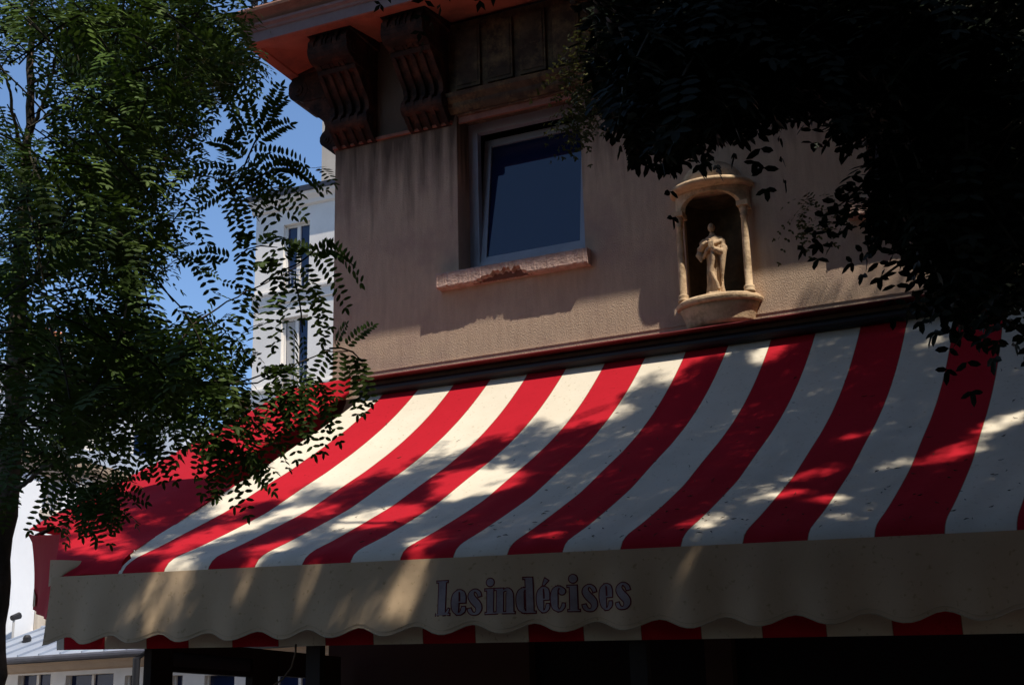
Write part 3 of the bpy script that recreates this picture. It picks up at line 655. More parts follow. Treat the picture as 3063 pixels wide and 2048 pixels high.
# ------------------------------------------------------------------ terrace screen under the awning
ter = empty('terrace_screen', (-6.05, -2.7, 0), label='dark framed glass terrace screen standing under the awning, left side', cat='screen')
XS = -6.0
def ypx(x, y=1990): return on(0, XS, x, y)[1]
zt = 2.44
for x0, x1 in ((441,507),(746,823),(944,1010)):
    a, b_ = sorted((ypx(x0), ypx(x1))); MB().box(XS-.03, XS+.03, a, b_, .13, zt).build('post', MT['wood'], ter)
ya, yb = ypx(507)+.001, ypx(746)-.001
z2 = on(0, XS, 600, 1998)[2]; z3 = on(0, XS, 600, 1958)[2]
MB().box(XS-.012, XS+.012, ya, yb, z2, z3).build('tinted_panel', MT['tint'], ter)
MB().box(XS-.035, XS+.035, ya, yb, z2-.035, z2-.002).box(XS-.035, XS+.035, ya, yb, z3+.001, zt).build('rail', MT['wood'], ter)
yc, yd = ypx(823)+.001, ypx(944)-.001; z4 = on(0, XS, 880, 2024)[2]
MB().box(XS-.035, XS+.035, yc, yd, z4, zt).build('transom', MT['wood'], ter)
MB().box(XS-.03, 1.5, -2.60, -2.54, 2.44, 2.56).build('front_beam', MT['wood'], ter)
# front screen right of the corner
for x in (-4.7, -2.6, -.4): MB().box(x-.05, x+.05, -2.60, -2.54, .13, 2.44).build('post', MT['wood'], ter)
cb = MB().tube([on(1, -2.9, 885, 1925), on(1, -2.9, 884, 1950), on(1, -2.9, 872, 1995), on(1, -2.9, 845, 2030), on(1, -2.9, 800, 2062)], .006, 6)
tag(cb.build('hanging_cord', MT['cord']), 'thin brown cord hanging from the underside of the striped awning', 'cord')
dp = MB().tube([(-6.2-.05, .35, 0), (-6.25, .35, 4.4)], .04, 10)

# ------------------------------------------------------------------ background buildings
def bwindow(parent, ax, c, a0, a1, z0, z1, sgn, rail=True, cur=False):
    # c is the glass plane; sgn points outward
    def bx(mb, p0, p1, d0, d1, q0, q1):
        d0, d1 = sorted((c+sgn*d0, c+sgn*d1)); return mb.box(p0, p1, d0, d1, q0, q1) if ax == 1 else mb.box(d0, d1, p0, p1, q0, q1)
    f = MB(); m = (a0+a1)/2
    for p, q in ((a0, a0+.07), (m-.06, m+.06), (a1-.07, a1)): bx(f, p, q, 0, .06, z0, z1)
    bx(f, a0+.071, m-.061, 0, .055, z1-.08, z1); bx(f, m+.061, a1-.071, 0, .055, z1-.08, z1); bx(f, a0+.071, m-.061, 0, .055, z0, z0+.08); bx(f, m+.061, a1-.071, 0, .055, z0, z0+.08)
    w = f.build('window', MT['white'], parent)
    bx(MB(), a0+.03, a1-.03, -.03, -.002, z0+.03, z1-.03).build('pane', MT['blackglass'], w)
    if cur: bx(MB(), a0+.1, m-.1, .0, .012, z0+.1, z1-.1).build('curtain', MT['curtain'], w)
    if rail:
        r = MB(); bx(r, a0, a1, .16, .19, z0+.60, z0+.63); bx(r, a0, a1, .16, .19, z0+.42, z0+.445)
        for t in np.linspace(a0+.02, a1-.02, 8): bx(r, t-.01, t+.01, .165, .185, z0+.08, z0+.60)
        r.build('railing', MT['louver'], w)
# A: cream apartment block closing the street
YA = 25.0; XA = -24.66
ba = empty('apartment_building', (XA, YA, 0), label='tall cream apartment block with dark gutter behind the awning corner', cat='building')
cols = [(-23.60, -22.62), (-20.1, -19.1), (-16.6, -15.6)]; lv = [(15.90, 18.12), (12.75, 14.98), (9.6, 11.85), (6.45, 8.7), (3.3, 5.5)]
MB().wall(1, YA, XA, -12, 0, 19.0, [(c[0], c[1], z0, z1) for c in cols for z0, z1 in lv], .28).add([(XA,YA,0),(XA,YA,19),(XA,YA+12,19),(XA,YA+12,0)], [(0,1,2,3)]).build('wall', MT['white'], ba)
for c in cols:
    for i, (z0, z1) in enumerate(lv): bwindow(ba, 1, YA+.20, c[0], c[1], z0, z1, -1, True, i == 1)
for z0, z1 in lv: MB().prism([(YA-.003,z0-.42),(YA-.05,z0-.42),(YA-.06,z0-.15),(YA-.14,z0-.08),(YA-.14,z0-.02),(YA-.003,z0-.02)], 0, XA-.05, -12).build('string_course', MT['white'], ba)
MB().prism([(YA-.004,18.62),(YA-.10,18.66),(YA-.14,18.78),(YA-.30,18.90),(YA-.34,18.985),(YA-.004,18.985)], 0, XA-.1, -12).build('cornice', MT['white'], ba)
MB().prism([(YA-.38,18.99),(YA-.42,19.16),(YA-.30,19.22),(YA+8,21.2),(YA+8,18.99)], 0, XA-.15, -12).build('gutter_roof', MT['zincd'], ba)
cx0 = on(1, YA+2, 962, 500); MB().box(cx0[0], cx0[0]+1.6, YA+2, YA+3.2, 19.4, 24.5).build('chimney', MT['beige'], ba)
# B: white building along the side street, facing the sun
XB = -26.0
bb = empty('side_street_building', (XB, 16, 0), label='bright white building with mansard roof seen through the left tree', cat='building')
wB0, wB1 = on(0, XB, 125, 1525), on(0, XB, 184, 1525); hB = on(0, XB, 125, 1395)[2]-wB0[2]
zc = on(0, XB, 290, 1400)[2]; y0B = on(0, XB, -200, 1400)[1]
wins = []
for kx in range(-2, 9):
    for dz in (0, -3.1):
        yy = wB0[1]+kx*3.0; wins.append((yy, yy+(wB1[1]-wB0[1]), wB0[2]+dz, min(zc-.5, wB0[2]+dz+1.9)))
dz0 = on(0, XB, 110, 1880)[2]
MB().wall(0, XB, y0B-8, 60, 0, zc, wins, .25, -1).build('wall', MT['whiteb'], bb)
for i, w in enumerate(wins): bwindow(bb, 0, XB-.18, w[0], w[1], w[2], w[3], 1, True, i % 3 == 0)
for w in wins: MB().box(XB+.002, XB+.16, w[0]-.08, w[1]+.1, w[2]-.16, w[2]-.002).build('window_ledge', MT['beige'], bb)
MB().prism([(XB+.004,zc-.55),(XB+.08,zc-.5),(XB+.12,zc-.30),(XB+.30,zc-.18),(XB+.34,zc),(XB+.004,zc)], 1, y0B-8, 60).build('cornice', MT['band'], bb)
MB().prism([(XB+.30,zc+.002),(XB-1.0,zc+2.6),(XB-4,zc+3.4),(XB-8,zc+.002)], 1, y0B-8, 60).build('mansard_roof', MT['zinc'], bb)
for kx in range(-1, 9):
    yy = wB0[1]+kx*3.0+.4
    d = MB().box(XB-1.2, XB-.05, yy, yy+.9, zc+.1, zc+1.75).build('dormer', MT['whiteb'], bb)
    MB().box(XB-.049, XB-.03, yy+.14, yy+.76, zc+.3, zc+1.6).build('pane', MT['blackglass'], d)
for yy in (15.5, 19.3, 24.0, 29, 34):
    c = MB().box(XB-2.6, XB-1.6, yy, yy+1.0, zc+2.0, zc+3.9).build('chimney', MT['beige'], bb)
    for q in range(3): MB().lathe((XB-2.1, yy+.2+.3*q), [(.11,zc+3.9),(.12,zc+4.3),(.10,zc+4.35)], 10).build('chimney_pot', MT['pot'], c)
    MB().box(XB-.1, XB+.10, yy-.3, yy+.15, zc-3, zc+1.2).build('pilaster', MT['white'], bb)
lp = on(0, XB+.3, 47, 1841)
lamp = empty('wall_lamp', tuple(lp), label='small wall lamp on a thin stem above the zinc roof', cat='lamp')
MB().tube([lp+(0,-.05,-.75), lp+(0,-.05,-.1)], .03, 6).build('stem', MT['curtain'], lamp); MB().tube([lp+(0,-.12,-.06), lp+(0,.12,.02)], [.07,.09], 8).build('lamp_head', MT['iron'], lamp)
pw = on(0, XB+.05, 107, 1840); pw2 = on(0, XB+.05, 145, 1840)
dr = MB().box(XB+.003, XB+.12, pw[1], pw[1]+(pw2[1]-pw[1])*.6, 3, pw[2]+.6).box(XB+.003, XB+.2, pw[1]+(pw2[1]-pw[1])*.75, pw2[1], 3, pw[2]+.6).build('door_surround', MT['beige'], bb)
# C: low annex with zinc roof
YC = 15.0
bc = empty('low_annex', (-24, YC, 0), label='low cream annex with blue grey zinc roof at bottom left', cat='building')
ge = on(1, YC, 10, 1972)[2]; rz_ = on(1, YC+2.6, 20, 1886)[2]; XL0, XR0 = -25.6, -8.0
MB().prism([(YC-.25,ge+.02),(YC+2.6,rz_),(YC+2.75,rz_-.03),(YC+2.75,ge-.2),(YC-.2,ge-.12)], 0, XL0, XR0).build('roof', MT['zinc'], bc)
rb = MB()
for i in range(28):
    x = XL0+.1+i*.62
    rb.add([(x,YC-.24,ge+.025),(x+.03,YC-.24,ge+.025),(x+.03,YC+2.58,rz_+.004),(x,YC+2.58,rz_+.004),(x,YC-.24,ge+.065),(x+.03,YC-.24,ge+.065),(x+.03,YC+2.58,rz_+.045),(x,YC+2.58,rz_+.045)], [(4,5,6,7),(0,1,5,4),(1,2,6,5),(3,0,4,7)])
rb.tube([(XL0,YC+2.6,rz_+.02),(XR0,YC+2.6,rz_+.02)], .05, 8)
rb.build('roof_seam', MT['zinc'], bc)
MB().tube([(XL0,YC-.32,ge-.06),(XR0,YC-.32,ge-.06)], .075, 10).build('gutter', MT['zincd'], bc)
vp = on(1, YC+1.2, 81, 1912); MB().lathe((vp[0], vp[1]), [(.10, vp[2]-.15),(.10, vp[2]+.05),(.06, vp[2]+.11)], 10).build('roof_vent', MT['iron'], bc)
MB().prism([(YC+.02,ge-.34),(YC-.08,ge-.30),(YC-.12,ge-.20),(YC-.20,ge-.14),(YC+.02,ge-.14)], 0, XL0, XR0).build('cornice', MT['band'], bc)
wC = []
for a, b_ in ((52,150),(195,338),(372,396),(512,545),(610,700)):
    xa, xb = on(1, YC, a, 2022)[0], on(1, YC, b_, 2022)[0]; wC.append((xa, xb, 1.2, on(1, YC, a, 2019)[2]))
xx = wC[-1][1]+1
while xx < XR0-2: wC.append((xx, xx+1.1, 1.2, 3.55)); xx += 2.2
MB().wall(1, YC+.02, XL0, XR0, 0, ge-.14, wC, .25).add([(XR0,YC+.02,0),(XR0,YC+3,0),(XR0,YC+3,ge),(XR0,YC+.02,ge)], [(0,1,2,3)]).build('wall', MT['white'], bc)
for w in wC:
    n = max(1, round((w[1]-w[0])/.55)); f = MB()
    for i in range(n+1): xq = w[0]+(w[1]-w[0])*i/n; f.box(xq-.035, xq+.035, YC+.14, YC+.19, w[2], w[3])
    o = f.build('window', MT['white'], bc); MB().box(w[0], w[1], YC+.195, YC+.21, w[2], w[3]).build('pane', MT['blackglass'], o)
dpx = on(1, YC-.5, 408, 1990)
dpo = MB().tube([(dpx[0],dpx[1],0), (dpx[0],dpx[1],on(1,YC-.5,408,1968)[2]), (dpx[0]+.25,dpx[1]+.15,ge-.02)], .085, 10); dpo.build('drainpipe', MT['iron'], bc)
# far roofs behind the trees so the skyline carries on
# houses across the street behind the photographer close the canyon
def canyon(name, label, ax, c, a0, a1, h, sgn, back):
    o = empty(name, (a0, c, 0) if ax == 1 else (c, a0, 0), label=label, cat='building')
    ws = [(x, x+1.2, z, z+2) for x in np.arange(a0+2, a1-2, 4) for z in np.arange(1, h-3, 3.5)]
    P = (lambda a, d, z: (a, d, z)) if ax == 1 else (lambda a, d, z: (d, a, z))
    mb = MB().wall(ax, c, a0, a1, 0, h, ws, .25, sgn).add([P(a0,c,h),P(a1,c,h),P(a1,back,h+3),P(a0,back,h+3)], [(0,1,2,3)])
    mb.add([P(a0,c,0),P(a0,back,0),P(a0,back,h+3),P(a0,c,h)], [(0,1,2,3)]).add([P(a1,c,0),P(a1,back,0),P(a1,back,h+3),P(a1,c,h)], [(0,1,2,3)]).add([P(a0,back,0),P(a1,back,0),P(a1,back,h+3),P(a0,back,h+3)], [(0,1,2,3)])
    mb.build('wall', MT['brownb'], o); g = MB()
    for w in ws: g.add([P(w[0], c+sgn*.2, w[2]), P(w[1], c+sgn*.2, w[2]), P(w[1], c+sgn*.2, w[3]), P(w[0], c+sgn*.2, w[3])], [(0,1,2,3)])
    g.build('window_glazing', MT['blackglass'], o)
canyon('opposite_building', 'brown apartment house across the street behind the photographer', 1, -13.5, -6, 40, 27, -1, -24)
canyon('opposite_building', 'brown corner house beyond the side street, behind the photographer on the left', 1, -13.5, -60, -21, 24, -1, -24)
canyon('added_end_house', 'unseen brown house added right of the frame to cut sky light', 0, 17, -13.4, 0, 20, 1, 26)  # added out of frame to block ambient sky from the right

# ------------------------------------------------------------------ trees
SC = 3063/2345.
MASK_L = """
99999999986520000000
98889988888752000000
86579996799972000000
54589999999752000000
43589999996410000000
43579999973000000000
76689999862000130000
87679998753001221000
99768878645223321000
99877786545420000000
99987888651000000000
99999999852011123000
99888887543211111000
98544784133432221210
98588885254443210100
99899999776532211210
89889999998532110120
69789999998743220000
79888999898621210000
89998876885341000000
99978675443530000000
99873220001430000000
75348200000000000000
41058200000000000000
31013000000000000000""".split()
MASK_R = """
589999999999999999999
589999999999999999999
499999999999999999999
389999999999999999999
489999999999999999999
258999999778999999999
016999861012445899999
001466310000005999999
000001100000006943545
000000000004679999999
000000000001469999999
000000000000001589876
000000000000000167765
000000000000000678775
000000000000000135763
000000000000000000442""".split()
def dens(mask, x0, P, outside):
    x, y = proj(P); x /= SC; y /= SC
    i = int(y//50); j = int((x-x0)//50)
    if x0 < 100 and y < 0: return outside if x < 520+.3*y else 0
    if x0 > 100 and x < x0: return 0
    if y < 0 or (x < x0 and x0 < 100) or (x > 2345): return outside
    if i < 0 or i >= len(mask) or j < 0 or j >= len(mask[0]): return 0
    return int(mask[i][j])/9.
class Crown:
    def __init__(s): s.V = []; s.Q = []; s.n = 0; s.tw = MB()
    def leaf(s, base, d, up, length, npair, ll, lw, simple=False, droop=.5):
        # compound leaf: curved rachis with opposite leaflets and one at the tip
        d = d/np.linalg.norm(d); side = np.cross(d, up); side /= np.linalg.norm(side)+1e-9; nrm = np.cross(side, d)
        t = np.linspace(.12, 1, npair); c = base + np.outer(t*length, d) + np.outer(-droop*length*t**2, np.array([0, 0, 1.]))
        tan = d[None,:] + np.outer(-2*droop*t, np.array([0, 0, 1.])); tan /= np.linalg.norm(tan, axis=1)[:,None]
        n2 = np.cross(side[None,:], tan)
        env = (.75+.35*np.sin(np.pi*(t*.8+.15)))
        C = np.concatenate([c, c, c[-1:]]); T = np.concatenate([tan, tan, tan[-1:]]); Nn = np.concatenate([n2, n2, n2[-1:]])
        sg = np.concatenate([np.ones(npair), -np.ones(npair), [0.]]); E = np.concatenate([env, env, [1.]])
        ax = sg[:,None]*side[None,:]*.95 + T*.38 + rng.normal(0, .07, (len(sg), 3)); ax[-1] = T[-1]; ax /= np.linalg.norm(ax, axis=1)[:,None]
        wd = np.cross(Nn+rng.normal(0, .15, Nn.shape), ax); wd /= np.linalg.norm(wd, axis=1)[:,None]
        L = (ll*E*rng.uniform(.8, 1.1, len(sg)))[:,None]; Wd = wd*lw*E[:,None]*.5
        up2 = np.cross(ax, wd)*(.12*lw)
        m = len(sg)
        if simple:
            P = np.stack([C, C+ax*L*.45+Wd, C+ax*L, C+ax*L*.45-Wd], 1); q = np.array([[0,1,2,3]])
        else:
            P = np.stack([C, C+ax*L*.28+Wd*.92+up2, C+ax*L*.70+Wd*.85+up2, C+ax*L, C+ax*L*.70-Wd*.85+up2, C+ax*L*.28-Wd*.92+up2], 1); q = np.array([[0,1,2,3],[0,3,4,5]])
        k = P.shape[1]
        s.V.append(P.reshape(-1, 3)); s.Q.append((q[None]+(np.arange(m)*k)[:,None,None]+s.n).reshape(-1, 4)); s.n += m*k
        return c
    def sprig(s, p, d, L, nl, ll, lw, keep, simple=False, leaflen=.19, npair=8, twig=True):
        d = np.array(d, float); d /= np.linalg.norm(d); bend = rng.normal(0, .25, 3)+np.array([0, 0, -.35])
        pts = [np.array(p, float)+d*L*t+bend*L*t*t*.5 for t in np.linspace(0, 1, nl+1)]
        used = 0; last = 0
        for i in range(nl+1):
            tn = (pts[min(i+1, nl)]-pts[max(i-1, 0)]); tn /= np.linalg.norm(tn)+1e-9
            sd = np.cross(tn, [0, 0, 1.]); sd /= np.linalg.norm(sd)+1e-9
            ld = tn*.55 + sd*(1 if i % 2 else -1)*rng.uniform(.6, 1) + rng.normal(0, .18, 3)+np.array([0, 0, .12])
            if i == nl: ld = tn
            ld /= np.linalg.norm(ld); up = np.array([0, 0, 1.])+rng.normal(0, .3, 3)
            lf = leaflen*rng.uniform(.7, 1.15); dr = rng.uniform(.2, .75)
            tip = pts[i]+ld*lf*.85-np.array([0, 0, dr*lf*.6]); mid = pts[i]+ld*lf*.5-np.array([0, 0, dr*lf*.2])
            if keep is not None and not (keep(mid) and keep(tip)): continue
            s.leaf(pts[i], ld, up, lf, npair, ll, lw, simple, dr); used += 1; last = i
        if used > 2 and twig: s.tw.tube(pts[:last+1] if last > 0 else pts[:2], [.0035]*(max(2, last+1) if last > 0 else 2), 3, False)
        return used
    def build(s, name, mat_, parent, **k):
        V = np.concatenate(s.V).astype(np.float32); Q = np.concatenate(s.Q).astype(np.int32)
        me = bpy.data.meshes.new(name); me.vertices.add(len(V)); me.vertices.foreach_set('co', V.ravel())
        me.loops.add(Q.size); me.loops.foreach_set('vertex_index', Q.ravel()); me.polygons.add(len(Q))
        me.polygons.foreach_set('loop_start', np.arange(0, Q.size, 4, dtype=np.int32)); me.polygons.foreach_set('loop_total', np.full(len(Q), 4, np.int32))
        me.update(calc_edges=True); return link(name, me, mat_, parent, False, **k)

# --- left tree
tl = empty('tree', tuple(at(-20, 2000, 5.4)*np.array([1, 1, 0])), label='tall slender tree with feathery compound leaves filling the left of the photo', cat='tree')
trunk_px = [(-60,2600,70,5.3),(-22,2000,72,5.4),(-8,1750,75,5.5),(14,1500,74,5.6),(42,1270,66,5.7),(50,1050,52,5.8),(56,900,46,5.9),(72,660,36,6.0),(78,500,30,6.1),(90,400,26,6.15),(94,300,23,6.2),(96,100,19,6.3),(104,-80,16,6.4),(120,-400,12,6.5),(150,-900,7,6.7)]
TP = [at(x, y, d) for x, y, w, d in trunk_px]; TR = [w/2/FPX*d for x, y, w, d in trunk_px]
base = TP[0].copy(); base[2] = -.02; TP = [base+np.array([0, 0, 0])]+TP; TR = [TR[0]*1.3]+TR
def wig(pts, rad, n=5, amp=.006):
    pts = np.array(pts); s = np.r_[0, np.cumsum(np.linalg.norm(np.diff(pts, axis=0), axis=1))]; t = np.linspace(0, s[-1], (len(pts)-1)*n+1)
    q = np.stack([np.interp(t, s, pts[:,c]) for c in range(3)], 1); r = np.interp(t, s, rad)
    for _ in range(2): q[1:-1] = (q[:-2]+2*q[1:-1]+q[2:])/4
    q[1:-1] += rng.normal(0, amp, q[1:-1].shape); r = r*(1+rng.normal(0, .05, len(r))); return q, r
q, r = wig(TP, TR); MB().tube(q, r, 14).build('trunk', MT['bark'], tl, True)
brs = [([(78,500,6.1),(50,400,6.0),(25,250,5.9),(-30,120,5.8)],[13,11,8,5]), ([(90,400,6.15),(120,330,6.1),(150,250,6.0),(172,160,5.9),(190,40,5.9)],[12,11,9,7,5]),
       ([(42,1270,5.7),(62,1140,5.6),(100,1120,5.5),(140,1110,5.4),(230,1080,5.2),(330,1050,5.0)],[20,18,15,13,9,5]),
       ([(28,1480,5.6),(53,1462,5.5),(120,1405,5.3),(178,1368,5.2),(228,1350,5.1),(240,1298,5.0),(312,1253,4.9),(379,1218,4.8),(440,1185,4.7),(560,1080,4.5)],[17,16,14,13,12,11,10,8,7,4]),
       ([(-5,1050,5.6),(-2,1100,5.7),(20,1160,5.7)],[12,14,12]),
       ([(379,1218,4.8),(384,1120,4.95),(376,1000,5.15),(380,880,5.3),(385,820,5.3),(400,740,5.4),(420,640,5.5)],[9,9,9,9,9,8,6]), ([(440,1185,4.7),(560,980,4.7),(640,930,4.7),(780,850,4.7),(900,790,4.7)],[7,6,5,4,3]),
       ([(60,860,5.9),(200,760,5.6),(360,660,5.4),(480,560,5.3),(600,520,5.2),(690,540,5.1)],[14,11,9,7,5,3]),
       ([(75,600,6),(250,420,5.8),(420,300,5.6),(560,230,5.5),(700,150,5.4)],[11,9,7,5,3]), ([(95,250,6.2),(300,150,6.2),(500,60,6.1),(640,20,6)],[9,7,5,3]),
       ([(312,1253,4.9),(500,1180,4.6),(700,1150,4.5),(830,1110,4.4),(920,1070,4.35),(985,1042,4.3),(1040,1050,4.3)],[7,6,5,4.5,4,3,2]),
       ([(178,1368,5.2),(195,1400,4.9),(215,1440,4.7),(232,1455,4.6)],[6,4,3,2]), ([(186,1400,4.9),(240,1415,4.7),(300,1432,4.6)],[4,3,2]),
       ([(690,540,5.1),(742,480,5.05),(762,430,5.0),(785,385,5.0),(824,357,5.0)],[4,3.4,3,2.2,1.2])]
bm_pts = []
for pts, w in brs:
    P3 = [at(*p) for p in pts]; R3 = [w[i]/2/FPX*pts[i][2]*1.0 for i in range(len(w))]
    q, r = wig(P3, R3, 5, .004); MB().tube(q, np.maximum(r, .002), 8).build('branch', MT['bark'], tl, True); bm_pts += list(q)
cr = Crown(); crd = Crown()
def keepL(P):
    v = min(dens(MASK_L, 0, P, .85), dens(MASK_L, 0, P+R_*.06, .85), dens(MASK_L, 0, P-U_*.05, .85)); return v > .2 and rng.random() < min(1, v**1.6*1.5)
def fill(mask, x0, crown_of, nbase, depth_of, size_of, dirf, keep, xoff=0, simple=False, npr=9):
    for i, rowm in enumerate(mask):
        for j, ch in enumerate(rowm):
            v = int(ch)
            if v == 0: continue
            n = nbase*(v/9.)**1.4
            n = int(n)+(1 if random.random() < n-int(n) else 0)
            for _ in range(n):
                x = (x0+50*(j+random.random()))*SC; y = 50*(i+random.random())*SC
                dep = depth_of(x, y); p = at(x, y, dep); ll, lw, LL = size_of(dep)
                d = dirf(x, y); c = crown_of(x, y)
                c.sprig(p-d*.12, d, random.uniform(.16, .42), random.choice([3,4,5]), ll, lw, keep, simple, LL, npr, True)
def ddir(x, y):
    v = R_*random.uniform(.2, 1.1)+np.array([0, 0, 1.])*random.uniform(-.9, .7)+F_*random.uniform(-.8, .6); return v/np.linalg.norm(v)
fill(MASK_L, 0, lambda x, y: cr, 3.4, lambda x, y: random.uniform(4.1, 6.8)-.0006*y+.3, lambda d: (random.uniform(.030, .040), random.uniform(.0115, .0140), .21), ddir, keepL)
# crown continuing above and left of the frame
for _ in range(520):
    x = random.uniform(-1100, 900); y = random.uniform(-420, -10) if x > 0 else random.uniform(-700, 1500)
    if x > 500: y = random.uniform(-500, -10)
    cr.sprig(at(x, y, random.uniform(4.8, 7.2)), ddir(x, y), .4, 5, .034, .012, keepL, True, .19, 7, False)
keepF = lambda P: dens(MASK_L, 0, P, .85) > .15 and dens(MASK_L, 0, P-U_*.04, .85) > .05
# extra individual fronds that read clearly against sky, wall and cloth
frond = [((690,540,5.1),(1,.1,.5),14),((740,500,5.05),(.9,0,.7),10),((770,500,5.0),(1.2,0,.1),12),((800,560,5.0),(.8,0,-.4),8),((560,60,5.4),(1,0,.2),10),((600,140,5.4),(1,0,-.1),8),((640,180,5.4),(1,.1,-.2),8),
         ((760,760,4.8),(1,0,.2),10),((850,720,4.7),(1,0,.4),8),((900,760,4.7),(.8,0,-.5),9),((930,830,4.7),(.5,0,-1),6),((830,1110,4.4),(1,0,.1),8),((985,1042,4.3),(.9,0,-.1),9),((1000,1080,4.3),(.6,0,-.8),5),((900,1130,4.4),(.4,0,-.9),6),
         ((640,1150,4.5),(.5,0,-.9),10),((720,1180,4.5),(.5,0,-.9),8),((680,1300,4.5),(.5,0,-.8),16),((640,1340,4.5),(.6,0,-.6),14),((560,1290,4.6),(.3,0,-1),12),((420,1290,4.7),(.3,0,-1),8),((260,1450,4.6),(.5,0,-.6),16),((230,1470,4.6),(.2,0,-.8),14),((290,1460,4.6),(.6,0,-.2),12),((215,1480,4.6),(.4,0,-.1),8),
         ((70,1480,5.2),(.4,0,-.8),5),((48,1600,5.3),(.6,0,-.7),4),((45,1660,5.3),(.1,0,-1),3),((330,1400,4.8),(.3,0,-.9),5),((150,1440,4.9),(.1,0,-1),5)]
for (px, dv, n) in frond:
    for k in range(max(1, n//3)):
        p = at(px[0]-(60 if px[0] > 800 else 30)+random.gauss(0, 16), px[1]+random.gauss(0, 16), px[2]+random.gauss(0, .05))
        d = R_*dv[0]+F_*dv[1]+np.array([0, 0, 1.])*dv[2]+rng.normal(0, .25, 3)
        cr.sprig(p, d, .16, 3, .034, .0125, keepF, False, .20, 9)
def fan(path, angs, length, npair, ll=.034, lw=.0125, droop=.35, jit=.12):
    pts = [at(*p) for p in path]; cr.tw.tube(pts, [.004]+[.0032]*(len(pts)-2)+[.0018], 4, False)
    n = len(angs)
    for i, a in enumerate(angs):
        t = i/max(1, n-1)*(len(pts)-1); k = min(len(pts)-2, int(t)); b = pts[k]+(pts[k+1]-pts[k])*(t-k)
        a = math.radians(a+random.gauss(0, 5)); d = R_*math.cos(a)+U_*math.sin(a)+F_*random.gauss(0, .25)
        cr.leaf(b, d, -F_+rng.normal(0, .35, 3)+U_*.3, length*random.uniform(.8, 1.12), npair, ll, lw, False, droop*random.uniform(.6, 1.4))
fan([(700,575,5.05),(722,520,5.05),(742,470,5.0),(760,430,5.0),(782,388,5.0)], [-60,200,-30,170,-10,140,15,115,35,95,60,75], .20, 12)
fan([(690,580,5.0),(740,545,4.95),(790,520,4.95),(830,500,4.95)], [-75,60,-50,35,-25,5], .19, 12, droop=.6)
fan([(540,120,5.4),(590,135,5.35),(630,170,5.3),(655,210,5.3)], [60,-80,40,-70,25,-55,10,-40,-20], .19, 12, droop=.7)
fan([(500,60,5.5),(560,40,5.45),(590,10,5.4)], [-80,20,-60,10,-45,60,30], .2, 12, droop=.6)
fan([(780,850,4.7),(830,815,4.65),(890,790,4.6),(930,760,4.6),(950,735,4.6)], [-115,100,-90,60,-65,35,-40,10], .17, 11, droop=.7)
fan([(700,780,4.8),(740,745,4.75),(780,735,4.7),(830,740,4.7)], [150,90,-105,50,-75,20], .17, 10, droop=.5)
fan([(985,1042,4.3),(1020,1040,4.3),(1055,1052,4.3),(1078,1075,4.3)], [-110,70,-95,50,-85,-70,-60,-95], .13, 9, .030, .011, .3)
fan([(860,1150,4.4),(868,1160,4.4),(880,1165,4.4)], [-100,-85,-70], .19, 10, .032, .012, .3)
fan([(900,1130,4.4),(925,1140,4.4),(955,1150,4.4),(985,1180,4.4)], [-115,-100,-88,-75,-60,-95], .14, 9, .030, .012, .3)
fan([(640,1140,4.5),(700,1150,4.5),(770,1145,4.5),(830,1112,4.4)], [-130,-110,60,-100,-90,40,-80,-70], .16, 10, droop=.4)
fan([(600,1260,4.5),(650,1300,4.5),(700,1330,4.5),(735,1370,4.5)], [-130,-110,-100,-95,-90,-85,-80,-70,-60,-45,150], .15, 10, droop=.3)
fan([(190,1405,4.9),(215,1440,4.7),(250,1450,4.6),(300,1440,4.6),(330,1450,4.6)], [-110,100,-95,-100,-80,70,-90,-70,-60,-40,20,-80,-20], .13, 9, .030, .0115, .3)
fan([(420,1240,4.7),(440,1280,4.7),(450,1320,4.7)], [-130,-110,-95,-80,-60,-70], .15, 9, droop=.2)
fan([(150,1380,5.0),(180,1400,4.9),(200,1420,4.8)], [-100,-80,-120,-95], .2, 11, droop=.2)
cr.build('crown', MT['leaf'], tl); cr.tw.build('twig', MT['twig'], tl, kind='stuff')

# --- right tree, its crown hangs over the awning from outside the frame
tr_ = empty('tree', (3.4, -5.2, 0), label='dark leafy tree hanging over the right half of the awning and wall', cat='tree')
rt = [(3.4,-5.2,-.02),(3.35,-5.15,1.5),(3.2,-5.1,3.0),(3.0,-5.0,4.4),(2.7,-4.8,5.8),(2.5,-4.6,7.2),(2.3,-4.5,8.8),(2.2,-4.4,10.4)]
q, r = wig([np.array(p) for p in rt], [.17,.15,.14,.125,.10,.08,.06,.03], 5, .01); MB().tube(q, r, 14).build('trunk', MT['bark'], tr_, True)
rbr = [([(3.0,-5.0,4.2),(2.0,-5.3,4.9),(1.0,-5.7,5.2),(.2,-6.1,5.0),(-.5,-6.4,4.55),(-.95,-6.6,4.1)],[.06,.05,.04,.03,.02,.01]),
       ([(2.9,-4.9,4.8),(2.0,-5.2,5.2),(1.1,-5.6,5.0),(.5,-6.0,4.3),(.2,-6.1,3.9)],[.05,.045,.035,.028,.012]),
       ([(2.6,-4.7,6.3),(1.6,-4.6,7.4),(.4,-4.3,8.2),(-.8,-4.0,8.6),(-2.0,-3.7,8.8)],[.07,.055,.04,.03,.015]),
       ([(2.5,-4.6,7.2),(1.5,-3.8,8.2),(.6,-3.2,8.9),(-.6,-2.9,9.3)],[.06,.045,.03,.015]), ([(2.6,-4.7,6.8),(1.6,-5.4,7.6),(.4,-6.0,8.0),(-.8,-6.2,8.2)],[.05,.04,.03,.015]),
       ([(2.4,-4.5,8.0),(3.2,-4.0,9.0),(4.0,-3.6,9.6)],[.05,.03,.015])]
